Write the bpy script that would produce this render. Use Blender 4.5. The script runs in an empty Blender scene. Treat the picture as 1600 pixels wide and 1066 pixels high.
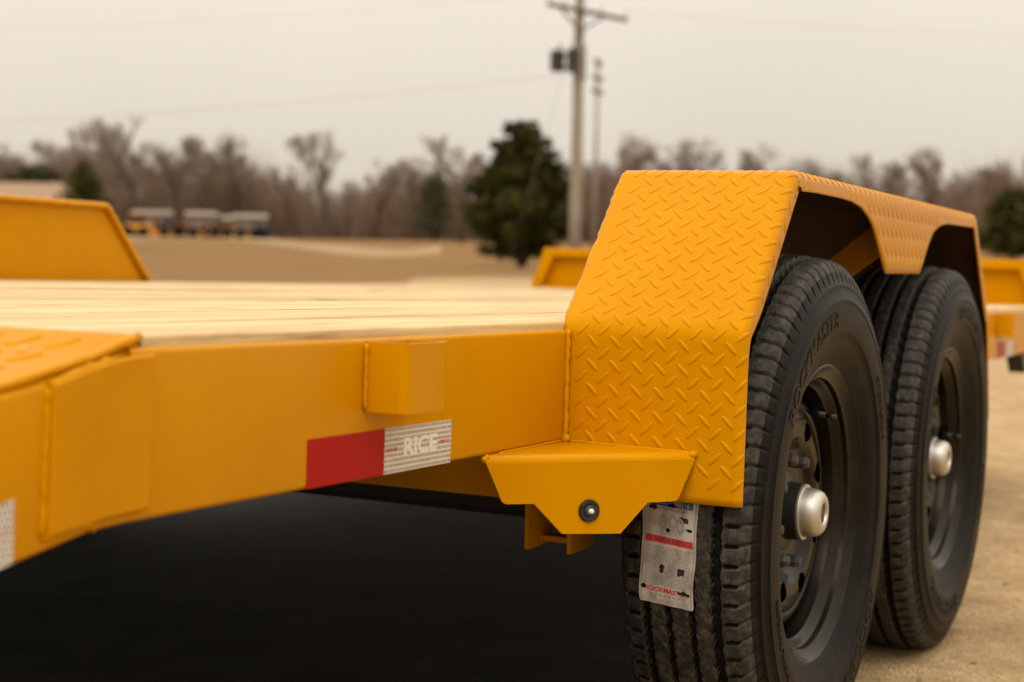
import bpy, math, random
import numpy as np
from mathutils import Matrix, Vector

# ------------------------------------------------------------------ camera, sky, sun, exposure
scene = bpy.context.scene
col = scene.collection
random.seed(7)
rng = np.random.default_rng(11)
FPX = 2510.4                       # focal length in photograph pixels (1600 wide)
DECK_H = 0.672                     # height of the rail top above the ground at the trailer


def cam_axes(yaw, pitch, roll):
    F = Vector((math.cos(yaw)*math.cos(pitch), math.sin(yaw)*math.cos(pitch), math.sin(pitch)))
    R = Vector((math.sin(yaw), -math.cos(yaw), 0.0))
    U = R.cross(F)
    c, s = math.cos(roll), math.sin(roll)
    return F, c*R + s*U, -s*R + c*U


# the camera as seen from the trailer, and as seen from the level world (the lot tips a little)
Ft, Rt, Ut = cam_axes(0.4609, -0.0430, 0.0335)
Fw, Rw, Uw = cam_axes(0.4609, -math.atan(153/FPX), math.radians(1.05))
Mt = Matrix((Rt, Ut, -Ft)).transposed()
Mw = Matrix((Rw, Uw, -Fw)).transposed()
TILT = Mw @ Mt.transposed()
TR_LOC = TILT @ Vector((0, 0, DECK_H))
CAM = TILT @ (Vector((-1.995, -0.9056, 0.0762)) + Vector((0, 0, DECK_H)))

cam_d = bpy.data.cameras.new('camera')
cam = bpy.data.objects.new('camera', cam_d)
col.objects.link(cam)
cam.matrix_world = Matrix.Translation(CAM) @ Mw.to_4x4()
cam_d.sensor_width = 36.0
cam_d.lens = 36.0*FPX/1600.0
cam_d.clip_start = 0.05
cam_d.clip_end = 4000.0
cam_d.dof.use_dof = True
cam_d.dof.focus_distance = 2.16
cam_d.dof.aperture_fstop = 4.1
scene.camera = cam

world = bpy.data.worlds.new('World')
scene.world = world
world.use_nodes = True
wn, wl = world.node_tree.nodes, world.node_tree.links
wn.clear()
SUN_EL, SUN_AZ = math.radians(55), math.radians(190)     # direction the light comes from
w_out = wn.new('ShaderNodeOutputWorld')
w_bg = wn.new('ShaderNodeBackground')
w_sky = wn.new('ShaderNodeTexSky')
w_sky.sky_type = 'NISHITA'
w_sky.sun_disc = False
w_sky.sun_elevation = SUN_EL
w_sky.sun_rotation = math.pi/2 - SUN_AZ
w_sky.dust_density = 4.0
w_tc = wn.new('ShaderNodeTexCoord')
w_sep = wn.new('ShaderNodeSeparateXYZ')
w_max = wn.new('ShaderNodeMath'); w_max.operation = 'MAXIMUM'; w_max.inputs[1].default_value = 0.0
w_mad = wn.new('ShaderNodeMath'); w_mad.operation = 'MULTIPLY_ADD'
w_mad.inputs[1].default_value = 2.0; w_mad.inputs[2].default_value = 1.0      # overcast sky: 1 + 2 sin(elevation)
w_noi = wn.new('ShaderNodeTexNoise'); w_noi.inputs['Scale'].default_value = 2.2; w_noi.inputs['Detail'].default_value = 3
w_nr = wn.new('ShaderNodeMapRange')
w_nr.inputs['To Min'].default_value = 0.86; w_nr.inputs['To Max'].default_value = 1.14
w_mul = wn.new('ShaderNodeMath'); w_mul.operation = 'MULTIPLY'
w_col = wn.new('ShaderNodeVectorMath'); w_col.operation = 'SCALE'
w_col.inputs[0].default_value = (0.725, 0.648, 0.558)
w_sc = wn.new('ShaderNodeVectorMath'); w_sc.operation = 'SCALE'; w_sc.inputs['Scale'].default_value = 0.1
w_mix = wn.new('ShaderNodeMix'); w_mix.data_type = 'RGBA'; w_mix.inputs['Factor'].default_value = 0.94
wl.new(w_tc.outputs['Generated'], w_sep.inputs[0])
wl.new(w_tc.outputs['Generated'], w_noi.inputs['Vector'])
wl.new(w_sep.outputs['Z'], w_max.inputs[0]); wl.new(w_max.outputs[0], w_mad.inputs[0])
wl.new(w_noi.outputs['Fac'], w_nr.inputs['Value'])
wl.new(w_mad.outputs[0], w_mul.inputs[0]); wl.new(w_nr.outputs[0], w_mul.inputs[1])
wl.new(w_mul.outputs[0], w_col.inputs['Scale'])
wl.new(w_sky.outputs[0], w_sc.inputs[0])
wl.new(w_sc.outputs[0], w_mix.inputs['A']); wl.new(w_col.outputs[0], w_mix.inputs['B'])
wl.new(w_mix.outputs['Result'], w_bg.inputs['Color'])
w_bg.inputs['Strength'].default_value = 1.0
wl.new(w_bg.outputs[0], w_out.inputs[0])

sun_d = bpy.data.lights.new('sun', 'SUN')
sun_d.energy = 1.25
sun_d.angle = math.radians(40)
sun_d.color = (1.0, 0.93, 0.82)
sun = bpy.data.objects.new('sun', sun_d)
col.objects.link(sun)
sd = Vector((math.cos(SUN_EL)*math.cos(SUN_AZ), math.cos(SUN_EL)*math.sin(SUN_AZ), math.sin(SUN_EL)))
sun.rotation_euler = sd.to_track_quat('Z', 'Y').to_euler()

scene.view_settings.view_transform = 'Standard'
scene.view_settings.look = 'None'
scene.view_settings.exposure = 0.0
scene.view_settings.gamma = 1.0


# ------------------------------------------------------------------ materials
def mat(name, base, rough=0.6, metal=0.0, var=None, vscale=8.0, vstretch=(1, 1, 1), bump=0.0, bscale=60.0,
        coat=0.0, spec=0.5, tint=None, detail=5.0, vpos=(0.35, 0.65), rand=False, rvar=0.0):
    m = bpy.data.materials.new(name)
    m.use_nodes = True
    nt = m.node_tree
    b = nt.nodes['Principled BSDF']
    b.inputs['Base Color'].default_value = (*base, 1)
    b.inputs['Roughness'].default_value = rough
    b.inputs['Metallic'].default_value = metal
    b.inputs['Specular IOR Level'].default_value = spec
    if tint:
        b.inputs['Specular Tint'].default_value = (*tint, 1)
    if coat:
        b.inputs['Coat Weight'].default_value = coat
        b.inputs['Coat Roughness'].default_value = 0.12
    if var or bump or rvar:
        tc = nt.nodes.new('ShaderNodeTexCoord')
        mp = nt.nodes.new('ShaderNodeMapping')
        mp.inputs['Scale'].default_value = vstretch
        nt.links.new(tc.outputs['Object'], mp.inputs['Vector'])
        if rand:
            oi = nt.nodes.new('ShaderNodeObjectInfo')
            ml = nt.nodes.new('ShaderNodeMath'); ml.operation = 'MULTIPLY'; ml.inputs[1].default_value = 37.0
            nt.links.new(oi.outputs['Random'], ml.inputs[0])
            cx = nt.nodes.new('ShaderNodeCombineXYZ')
            nt.links.new(ml.outputs[0], cx.inputs['Y']); nt.links.new(ml.outputs[0], cx.inputs['X'])
            nt.links.new(cx.outputs[0], mp.inputs['Location'])
    if var or rvar:
        n = nt.nodes.new('ShaderNodeTexNoise')
        n.inputs['Scale'].default_value = vscale
        n.inputs['Detail'].default_value = detail
        n.inputs['Roughness'].default_value = 0.6
        nt.links.new(mp.outputs[0], n.inputs['Vector'])
    if var:
        r = nt.nodes.new('ShaderNodeValToRGB')
        r.color_ramp.elements[0].position = vpos[0]
        r.color_ramp.elements[1].position = vpos[1]
        r.color_ramp.elements[0].color = (*base, 1)
        r.color_ramp.elements[1].color = (*var, 1)
        nt.links.new(n.outputs['Fac'], r.inputs[0])
        nt.links.new(r.outputs[0], b.inputs['Base Color'])
    if rvar:
        q = nt.nodes.new('ShaderNodeMapRange')
        q.inputs['To Min'].default_value = max(0.02, rough-rvar)
        q.inputs['To Max'].default_value = min(1.0, rough+rvar)
        nt.links.new(n.outputs['Fac'], q.inputs['Value'])
        nt.links.new(q.outputs[0], b.inputs['Roughness'])
    if bump:
        n2 = nt.nodes.new('ShaderNodeTexNoise')
        n2.inputs['Scale'].default_value = bscale
        n2.inputs['Detail'].default_value = 4
        nt.links.new(mp.outputs[0], n2.inputs['Vector'])
        bp = nt.nodes.new('ShaderNodeBump')
        bp.inputs['Strength'].default_value = bump
        bp.inputs['Distance'].default_value = 0.004
        nt.links.new(n2.outputs['Fac'], bp.inputs['Height'])
        nt.links.new(bp.outputs[0], b.inputs['Normal'])
    return m


M = {}
M['yellow'] = mat('yellow_paint', (0.562, 0.245, 0.0004), 0.27, spec=0.26, tint=(1.0, 0.6, 0.05), var=(0.525, 0.216, 0.0006), vscale=4.0, bump=0.06, bscale=95, rvar=0.12)
M['yellow_weld'] = mat('yellow_paint_weld', (0.575, 0.246, 0.001), 0.4, spec=0.3, tint=(1.0, 0.6, 0.05), bump=0.25, bscale=350)
M['rubber'] = mat('tyre_rubber', (0.0022, 0.0020, 0.0016), 0.48, spec=0.13, var=(0.0105, 0.0080, 0.0053), vscale=22, vpos=(0.46, 0.80), bump=0.25, bscale=180, detail=8)
M['tread_rubber'] = mat('tread_rubber', (0.016, 0.0140, 0.0108), 0.6, spec=0.34, var=(0.085, 0.070, 0.049), vscale=75, vpos=(0.46, 0.76), bump=0.12, bscale=420, detail=8)
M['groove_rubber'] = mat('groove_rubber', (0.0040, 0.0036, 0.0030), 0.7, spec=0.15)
M['black_plastic'] = mat('black_plastic', (0.010, 0.010, 0.010), 0.35)
M['rim_paint'] = mat('black_wheel_paint', (0.0040, 0.0036, 0.0031), 0.24, spec=0.24, tint=(1.0, 0.86, 0.70), var=(0.018, 0.015, 0.012), vscale=14, vpos=(0.5, 0.8), rvar=0.1)
M['chrome'] = mat('satin_steel', (0.60, 0.575, 0.52), 0.44, metal=1.0, rvar=0.1, vscale=40)
M['grease'] = mat('hub_black', (0.012, 0.011, 0.010), 0.4)
M['well_shade'] = mat('wheel_well_shade', (0.045, 0.020, 0.008), 0.85, spec=0.2, var=(0.075, 0.034, 0.012), vscale=9)  # dark brown that paints shade onto the inside of the fenders
M['dark_steel'] = mat('dark_steel', (0.05, 0.045, 0.04), 0.6)
M['lens'] = mat('clear_lens', (0.75, 0.76, 0.76), 0.12, coat=1.0)


def tex(nt, kind, **kw):
    n = nt.nodes.new(kind)
    for k, v in kw.items():
        n.inputs[k].default_value = v
    return n


def wood_material():
    m = bpy.data.materials.new('pine_planks'); m.use_nodes = True
    nt = m.node_tree; L = nt.links; b = nt.nodes['Principled BSDF']
    b.inputs['Roughness'].default_value = 0.62
    tc = nt.nodes.new('ShaderNodeTexCoord')
    oi = nt.nodes.new('ShaderNodeObjectInfo')
    ml = nt.nodes.new('ShaderNodeMath'); ml.operation = 'MULTIPLY'; ml.inputs[1].default_value = 41.0
    L.new(oi.outputs['Random'], ml.inputs[0])
    cx = nt.nodes.new('ShaderNodeCombineXYZ')
    L.new(ml.outputs[0], cx.inputs['X']); L.new(ml.outputs[0], cx.inputs['Z'])
    mp = nt.nodes.new('ShaderNodeMapping'); mp.inputs['Scale'].default_value = (1.6, 34, 34)
    L.new(tc.outputs['Object'], mp.inputs['Vector']); L.new(cx.outputs[0], mp.inputs['Location'])
    n1 = tex(nt, 'ShaderNodeTexNoise', Scale=1.0, Detail=6.0, Roughness=0.62, Distortion=1.4)
    L.new(mp.outputs[0], n1.inputs['Vector'])
    r1 = nt.nodes.new('ShaderNodeValToRGB')
    e = r1.color_ramp.elements
    e[0].position = 0.34; e[0].color = (0.37, 0.215, 0.075, 1)
    e[1].position = 0.62; e[1].color = (0.66, 0.51, 0.275, 1)
    k = e.new(0.42); k.color = (0.56, 0.385, 0.16, 1)
    k = e.new(0.50); k.color = (0.645, 0.475, 0.225, 1)
    L.new(n1.outputs['Fac'], r1.inputs[0])
    mp2 = nt.nodes.new('ShaderNodeMapping'); mp2.inputs['Scale'].default_value = (2.0, 7, 7)
    L.new(tc.outputs['Object'], mp2.inputs['Vector']); L.new(cx.outputs[0], mp2.inputs['Location'])
    n2 = tex(nt, 'ShaderNodeTexNoise', Scale=0.8, Detail=3.0)
    L.new(mp2.outputs[0], n2.inputs['Vector'])
    r2 = nt.nodes.new('ShaderNodeMapRange')
    r2.inputs['From Min'].default_value = 0.3; r2.inputs['From Max'].default_value = 0.7
    r2.inputs['To Min'].default_value = 0.83; r2.inputs['To Max'].default_value = 1.06
    L.new(n2.outputs['Fac'], r2.inputs['Value'])
    pr = nt.nodes.new('ShaderNodeMapRange')
    pr.inputs['To Min'].default_value = 0.80; pr.inputs['To Max'].default_value = 1.02
    L.new(oi.outputs['Random'], pr.inputs['Value'])
    pm = nt.nodes.new('ShaderNodeMath'); pm.operation = 'MULTIPLY'
    L.new(r2.outputs[0], pm.inputs[0]); L.new(pr.outputs[0], pm.inputs[1])
    sc = nt.nodes.new('ShaderNodeVectorMath'); sc.operation = 'SCALE'
    L.new(r1.outputs[0], sc.inputs[0]); L.new(pm.outputs[0], sc.inputs['Scale'])
    # knots
    mp3 = nt.nodes.new('ShaderNodeMapping'); mp3.inputs['Scale'].default_value = (1.5, 5.5, 0.01)
    L.new(tc.outputs['Object'], mp3.inputs['Vector']); L.new(cx.outputs[0], mp3.inputs['Location'])
    v = tex(nt, 'ShaderNodeTexVoronoi', Scale=1.0, Randomness=1.0)
    L.new(mp3.outputs[0], v.inputs['Vector'])
    r3 = nt.nodes.new('ShaderNodeValToRGB')
    r3.color_ramp.elements[0].position = 0.03; r3.color_ramp.elements[0].color = (1, 1, 1, 1)
    r3.color_ramp.elements[1].position = 0.11; r3.color_ramp.elements[1].color = (0, 0, 0, 1)
    L.new(v.outputs['Distance'], r3.inputs[0])
    mx = nt.nodes.new('ShaderNodeMix'); mx.data_type = 'RGBA'
    mx.inputs['B'].default_value = (0.14, 0.06, 0.015, 1)
    L.new(r3.outputs[0], mx.inputs['Factor']); L.new(sc.outputs[0], mx.inputs['A'])
    L.new(mx.outputs['Result'], b.inputs['Base Color'])
    bp = nt.nodes.new('ShaderNodeBump'); bp.inputs['Strength'].default_value = 0.35; bp.inputs['Distance'].default_value = 0.003
    L.new(n1.outputs['Fac'], bp.inputs['Height']); L.new(bp.outputs[0], b.inputs['Normal'])
    return m


M['wood'] = wood_material()


def tape_material(name, red):
    m = bpy.data.materials.new(name); m.use_nodes = True
    nt = m.node_tree; L = nt.links; b = nt.nodes['Principled BSDF']
    b.inputs['Roughness'].default_value = 0.35
    b.inputs['Specular IOR Level'].default_value = 0.2
    tc = nt.nodes.new('ShaderNodeTexCoord')
    mp = nt.nodes.new('ShaderNodeMapping'); mp.inputs['Rotation'].default_value = (math.pi/2, 0, 0)
    L.new(tc.outputs['Object'], mp.inputs['Vector'])
    br = nt.nodes.new('ShaderNodeTexBrick')
    br.offset = 0.5
    br.inputs['Scale'].default_value = 1.0
    br.inputs['Brick Width'].default_value = 0.0050
    br.inputs['Row Height'].default_value = 0.0057
    br.inputs['Mortar Size'].default_value = 0.0010
    br.inputs['Mortar Smooth'].default_value = 0.1
    if red:
        c1, c2, mo = (0.37, 0.0010, 0.0022), (0.32, 0.0008, 0.0018), (0.345, 0.0010, 0.002)
    else:
        c1, c2, mo = (0.13, 0.11, 0.09), (0.26, 0.23, 0.19), (0.70, 0.65, 0.57)
    br.inputs['Color1'].default_value = (*c1, 1); br.inputs['Color2'].default_value = (*c2, 1)
    br.inputs['Mortar'].default_value = (*mo, 1)
    L.new(mp.outputs[0], br.inputs['Vector'])
    L.new(br.outputs['Color'], b.inputs['Base Color'])
    return m


M['tape_red'] = tape_material('red_reflective_tape', True)
M['tape_white'] = tape_material('white_reflective_tape', False)
M['print_white'] = mat('white_print', (0.78, 0.72, 0.62), 0.45, spec=0.2)
M['print_red'] = mat('red_print', (0.55, 0.02, 0.02), 0.5)
M['print_dark_red'] = mat('dark_red_print', (0.325, 0.0011, 0.0024), 0.35, spec=0.2)
M['print_blue'] = mat('blue_print', (0.025, 0.055, 0.16), 0.5)
M['print_black'] = mat('black_print', (0.05, 0.045, 0.045), 0.6)
M['print_grey'] = mat('grey_print', (0.20, 0.185, 0.17), 0.7)
M['print_faint'] = mat('faint_print', (0.27, 0.245, 0.22), 0.7)
M['label_paper'] = mat('scuffed_label_paper', (0.43, 0.385, 0.34), 0.55, spec=0.2, var=(0.20, 0.165, 0.13), vscale=55, vpos=(0.45, 0.75), bump=0.2, bscale=120)


def ground_material(name, ramp, scale, speck, rough=0.95, bump=0.5, bscale=140.0, big=None):
    m = bpy.data.materials.new(name); m.use_nodes = True
    nt = m.node_tree; L = nt.links; b = nt.nodes['Principled BSDF']
    b.inputs['Roughness'].default_value = rough
    b.inputs['Specular IOR Level'].default_value = 0.2
    tc = nt.nodes.new('ShaderNodeTexCoord')
    n1 = tex(nt, 'ShaderNodeTexNoise', Scale=scale, Detail=8.0, Roughness=0.65)
    L.new(tc.outputs['Object'], n1.inputs['Vector'])
    r1 = nt.nodes.new('ShaderNodeValToRGB')
    r1.color_ramp.elements[0].position = 0.3; r1.color_ramp.elements[0].color = (*ramp[0], 1)
    r1.color_ramp.elements[1].position = 0.7; r1.color_ramp.elements[1].color = (*ramp[1], 1)
    L.new(n1.outputs['Fac'], r1.inputs[0])
    out = r1.outputs[0]
    v = tex(nt, 'ShaderNodeTexVoronoi', Scale=bscale)
    L.new(tc.outputs['Object'], v.inputs['Vector'])
    if speck:
        mr = nt.nodes.new('ShaderNodeMapRange')
        mr.inputs['To Min'].default_value = 1-speck; mr.inputs['To Max'].default_value = 1+speck
        L.new(v.outputs['Color'], mr.inputs['Value'])
        sc = nt.nodes.new('ShaderNodeVectorMath'); sc.operation = 'SCALE'
        L.new(out, sc.inputs[0]); L.new(mr.outputs[0], sc.inputs['Scale'])
        out = sc.outputs[0]
    if big:
        mp = nt.nodes.new('ShaderNodeMapping'); mp.inputs['Scale'].default_value = big[1]
        mp.inputs['Rotation'].default_value = (0, 0, -0.46)
        L.new(tc.outputs['Object'], mp.inputs['Vector'])
        n2 = tex(nt, 'ShaderNodeTexNoise', Scale=1.0, Detail=4.0)
        L.new(mp.outputs[0], n2.inputs['Vector'])
        r2 = nt.nodes.new('ShaderNodeValToRGB')
        r2.color_ramp.elements[0].position = 0.42; r2.color_ramp.elements[0].color = (0, 0, 0, 1)
        r2.color_ramp.elements[1].position = 0.62; r2.color_ramp.elements[1].color = (1, 1, 1, 1)
        L.new(n2.outputs['Fac'], r2.inputs[0])
        mx = nt.nodes.new('ShaderNodeMix'); mx.data_type = 'RGBA'
        mx.inputs['B'].default_value = (*big[0], 1)
        L.new(r2.outputs[0], mx.inputs['Factor']); L.new(out, mx.inputs['A'])
        out = mx.outputs['Result']
    L.new(out, b.inputs['Base Color'])
    bp = nt.nodes.new('ShaderNodeBump'); bp.inputs['Strength'].default_value = bump; bp.inputs['Distance'].default_value = 0.006
    L.new(v.outputs['Distance'], bp.inputs['Height']); L.new(bp.outputs[0], b.inputs['Normal'])
    return m


M['gravel'] = ground_material('packed_gravel', ((0.31, 0.205, 0.098), (0.53, 0.38, 0.205)), 5.0, 0.38, bump=0.9)
M['field'] = ground_material('dry_grass_field', ((0.155, 0.078, 0.021), (0.235, 0.120, 0.035)), 0.35, 0.12, bscale=8, big=((0.19, 0.112, 0.034), (0.03, 0.12, 1)))
M['track'] = ground_material('pale_dirt', ((0.27, 0.18, 0.088), (0.36, 0.25, 0.13)), 0.5, 0.1, bscale=10)
M['deck_shade'] = ground_material('deck_shade_ground', ((0.020, 0.019, 0.017), (0.045, 0.042, 0.038)), 6.0, 0.3, bscale=260)  # near-black ground colour, paints in the shade below the deck
M['stone'] = mat('gravel_stone', (0.17, 0.12, 0.075), 0.9, var=(0.46, 0.36, 0.23), vscale=9, rand=True)
M['bark'] = mat('winter_bark', (0.050, 0.034, 0.024), 0.95, spec=0.1, var=(0.090, 0.064, 0.046), vscale=2)
M['twig'] = mat('winter_twigs', (0.205, 0.152, 0.116), 0.95, spec=0.1, var=(0.275, 0.210, 0.165), vscale=0.6)
M['brush'] = mat('winter_brush', (0.145, 0.098, 0.068), 0.95, spec=0.1, var=(0.215, 0.150, 0.106), vscale=0.3)
M['needle'] = mat('cedar_needles', (0.026, 0.029, 0.006), 0.8, spec=0.15, var=(0.105, 0.098, 0.020), vscale=1.3, vpos=(0.38, 0.66))
M['needle_far'] = mat('far_evergreen', (0.050, 0.052, 0.022), 0.85, var=(0.085, 0.078, 0.034), vscale=0.8)
M['pole_wood'] = mat('weathered_pole', (0.25, 0.205, 0.160), 0.9, var=(0.33, 0.28, 0.22), vscale=6, vstretch=(3, 3, 0.3))
M['pole_dark'] = mat('weathered_arm', (0.13, 0.115, 0.085), 0.9)
M['transformer'] = mat('transformer_grey', (0.055, 0.055, 0.045), 0.5)
M['porcelain'] = mat('porcelain', (0.62, 0.58, 0.52), 0.3)
M['wire'] = mat('line_wire', (0.33, 0.29, 0.25), 0.6)
M['roof'] = mat('tan_roof', (0.27, 0.185, 0.115), 0.9, spec=0.15, var=(0.32, 0.22, 0.14), vscale=3)
M['siding'] = mat('house_siding', (0.44, 0.33, 0.26), 0.8, var=(0.40, 0.30, 0.24), vscale=2)
M['white_metal'] = mat('white_metal', (0.25, 0.21, 0.175), 0.8, spec=0.1)
M['machine_yellow'] = mat('machine_yellow', (0.55, 0.25, 0.03), 0.5)
M['machine_orange'] = mat('machine_orange', (0.50, 0.17, 0.02), 0.5)
M['machine_blue'] = mat('machine_blue', (0.03, 0.045, 0.13), 0.5)
M['glass_dark'] = mat('dark_glass', (0.02, 0.022, 0.025), 0.08)


# ------------------------------------------------------------------ mesh helpers
class MB:
    def __init__(self):
        self.v = []; self.f = []; self.m = []

    def add(self, verts, faces, mi=0):
        o = len(self.v)
        self.v.extend([tuple(p) for p in verts])
        self.f.extend([tuple(i+o for i in fc) for fc in faces])
        self.m.extend([mi]*len(faces))

    def box(self, lo, hi, mi=0, bev=0.0):
        (x0, y0, z0), (x1, y1, z1) = lo, hi
        if bev <= 0:
            vs = [(x0, y0, z0), (x1, y0, z0), (x1, y1, z0), (x0, y1, z0), (x0, y0, z1), (x1, y0, z1), (x1, y1, z1), (x0, y1, z1)]
            self.add(vs, [(0, 3, 2, 1), (4, 5, 6, 7), (0, 1, 5, 4), (1, 2, 6, 5), (2, 3, 7, 6), (3, 0, 4, 7)], mi)
            return
        b = bev; vs = []; idx = {}
        for sx in (0, 1):
            for sy in (0, 1):
                for sz in (0, 1):
                    X, Y, Z = (x0, x1)[sx], (y0, y1)[sy], (z0, z1)[sz]
                    bx, by, bz = (b, -b)[sx], (b, -b)[sy], (b, -b)[sz]
                    idx[sx, sy, sz, 0] = len(vs); vs.append((X, Y+by, Z+bz))
                    idx[sx, sy, sz, 1] = len(vs); vs.append((X+bx, Y, Z+bz))
                    idx[sx, sy, sz, 2] = len(vs); vs.append((X+bx, Y+by, Z))
        fs = []
        for s in (0, 1):
            q = [idx[s, 0, 0, 0], idx[s, 1, 0, 0], idx[s, 1, 1, 0], idx[s, 0, 1, 0]]; fs.append(q if s else q[::-1])
            q = [idx[0, s, 0, 1], idx[0, s, 1, 1], idx[1, s, 1, 1], idx[1, s, 0, 1]]; fs.append(q if s else q[::-1])
            q = [idx[0, 0, s, 2], idx[1, 0, s, 2], idx[1, 1, s, 2], idx[0, 1, s, 2]]; fs.append(q if s else q[::-1])
        for a in (0, 1):
            for c in (0, 1):
                q = [idx[a, c, 0, 0], idx[a, c, 0, 1], idx[a, c, 1, 1], idx[a, c, 1, 0]]; fs.append(q if (a ^ c) == 0 else q[::-1])
                q = [idx[a, 0, c, 0], idx[a, 1, c, 0], idx[a, 1, c, 2], idx[a, 0, c, 2]]; fs.append(q if (a ^ c) == 0 else q[::-1])
                q = [idx[0, a, c, 1], idx[0, a, c, 2], idx[1, a, c, 2], idx[1, a, c, 1]]; fs.append(q if (a ^ c) == 0 else q[::-1])
        for sx in (0, 1):
            for sy in (0, 1):
                for sz in (0, 1):
                    q = [idx[sx, sy, sz, 0], idx[sx, sy, sz, 1], idx[sx, sy, sz, 2]]
                    fs.append(q if (sx ^ sy ^ sz) else q[::-1])
        self.add(vs, fs, mi)

    def tube(self, pts, rad, n=8, mi=0, caps=True):
        pts = [Vector(p) for p in pts]
        rad = rad if hasattr(rad, '__len__') else [rad]*len(pts)
        vs = []; fs = []; ref = None
        for i, p in enumerate(pts):
            d = (pts[min(i+1, len(pts)-1)] - pts[max(i-1, 0)]).normalized()
            if ref is None:
                ref = Vector((0, 0, 1)) if abs(d.z) < 0.9 else Vector((1, 0, 0))
            a = d.cross(ref).normalized(); b = a.cross(d).normalized(); ref = b
            for k in range(n):
                t = 2*math.pi*k/n
                vs.append(p + rad[i]*(math.cos(t)*a + math.sin(t)*b))
        for i in range(len(pts)-1):
            for k in range(n):
                k2 = (k+1) % n
                fs.append((i*n+k, i*n+k2, (i+1)*n+k2, (i+1)*n+k))
        if caps:
            fs.append(tuple(range(n))[::-1]); fs.append(tuple((len(pts)-1)*n+k for k in range(n)))
        self.add(vs, fs, mi)

    def revolve(self, prof, n=48, axis='Y', mi=0, center=(0, 0, 0), closed=False):
        """prof: list of (along, radius)"""
        vs = []; fs = []; P = len(prof)
        for k in range(n):
            t = 2*math.pi*k/n; c, s = math.cos(t), math.sin(t)
            for a, r in prof:
                if axis == 'Y':
                    vs.append((center[0]+r*c, center[1]+a, center[2]+r*s))
                elif axis == 'Z':
                    vs.append((center[0]+r*c, center[1]+r*s, center[2]+a))
                else:
                    vs.append((center[0]+a, center[1]+r*c, center[2]+r*s))
        for k in range(n):
            k2 = (k+1) % n
            for i in range(P-1 + (1 if closed else 0)):
                j = (i+1) % P
                fs.append((k*P+i, k*P+j, k2*P+j, k2*P+i))
        self.add(vs, fs, mi)

    def prism(self, poly, axis, a0, a1, mi=0):
        """poly 2D outline extruded along an axis; axis 'Y' -> (x,z), 'X' -> (y,z), 'Z' -> (x,y)"""
        n = len(poly)

        def P(p, a):
            return {'Y': (p[0], a, p[1]), 'X': (a, p[0], p[1]), 'Z': (p[0], p[1], a)}[axis]
        vs = [P(p, a0) for p in poly] + [P(p, a1) for p in poly]
        fs = [tuple(range(n)), tuple(range(2*n-1, n-1, -1))]
        for i in range(n):
            j = (i+1) % n
            fs.append((i, n+i, n+j, j))
        self.add(vs, fs, mi)

    def build(self, name, mats, parent=None, smooth=False, angle=None, loc=None):
        me = bpy.data.meshes.new(name)
        me.from_pydata(self.v, [], self.f)
        return finish(me, name, mats, parent, self.m, smooth, angle, loc)


def finish(me, name, mats, parent=None, mi=None, smooth=False, angle=None, loc=None, fixn=True):
    mats = mats if isinstance(mats, (list, tuple)) else [mats]
    for x in mats:
        me.materials.append(x)
    if mi is not None and len(mats) > 1:
        me.polygons.foreach_set('material_index', mi)
    if fixn:
        import bmesh
        bm = bmesh.new(); bm.from_mesh(me)
        bmesh.ops.recalc_face_normals(bm, faces=bm.faces)
        bm.to_mesh(me); bm.free()
    if smooth or angle:
        me.polygons.foreach_set('use_smooth', [True]*len(me.polygons))
        if angle:
            me.set_sharp_from_angle(angle=math.radians(angle))
    me.update()
    ob = bpy.data.objects.new(name, me)
    col.objects.link(ob)
    if parent is not None:
        ob.parent = parent
    if loc is not None:
        ob.location = loc
    return ob


def fast_mesh(name, V, Fq):
    """V (n,3) array, Fq (m,k) index array with k = 3 or 4"""
    me = bpy.data.meshes.new(name)
    k = Fq.shape[1]
    me.vertices.add(len(V)); me.vertices.foreach_set('co', np.asarray(V, dtype=np.float32).ravel())
    me.loops.add(Fq.size); me.loops.foreach_set('vertex_index', Fq.astype(np.int32).ravel())
    me.polygons.add(len(Fq)); me.polygons.foreach_set('loop_start', np.arange(0, Fq.size, k, dtype=np.int32))
    me.update(calc_edges=True)
    return me


def tag(o, label=None, cat=None, group=None, kind=None):
    if label: o['label'] = label
    if cat: o['category'] = cat
    if group: o['group'] = group
    if kind: o['kind'] = kind
    return o


def empty(name, loc=(0, 0, 0), rot=None):
    o = bpy.data.objects.new(name, None); col.objects.link(o)
    o.empty_display_size = 0.2
    o.location = loc
    if rot is not None:
        o.rotation_euler = rot
    return o


def copy_tree(o, parent=None):
    c = o.copy(); col.objects.link(c)
    if parent is not None:
        c.parent = parent
    for ch in list(o.children):
        copy_tree(ch, c)
    return c


def text_mesh(body, size, extrude=0.0, bold=0.0, align='CENTER', stretch=1.0):
    cu = bpy.data.curves.new('lettering', 'FONT')
    cu.body = body; cu.size = size; cu.extrude = extrude; cu.offset = bold
    cu.align_x = align; cu.align_y = 'CENTER'; cu.resolution_u = 3
    ob = bpy.data.objects.new('lettering', cu); col.objects.link(ob)
    dg = bpy.context.evaluated_depsgraph_get()
    me = bpy.data.meshes.new_from_object(ob.evaluated_get(dg))
    V = [(v.co.x*stretch, v.co.y, v.co.z) for v in me.vertices]
    Fc = [tuple(p.vertices) for p in me.polygons]
    bpy.data.objects.remove(ob); bpy.data.curves.remove(cu); bpy.data.meshes.remove(me)
    return V, Fc


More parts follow.
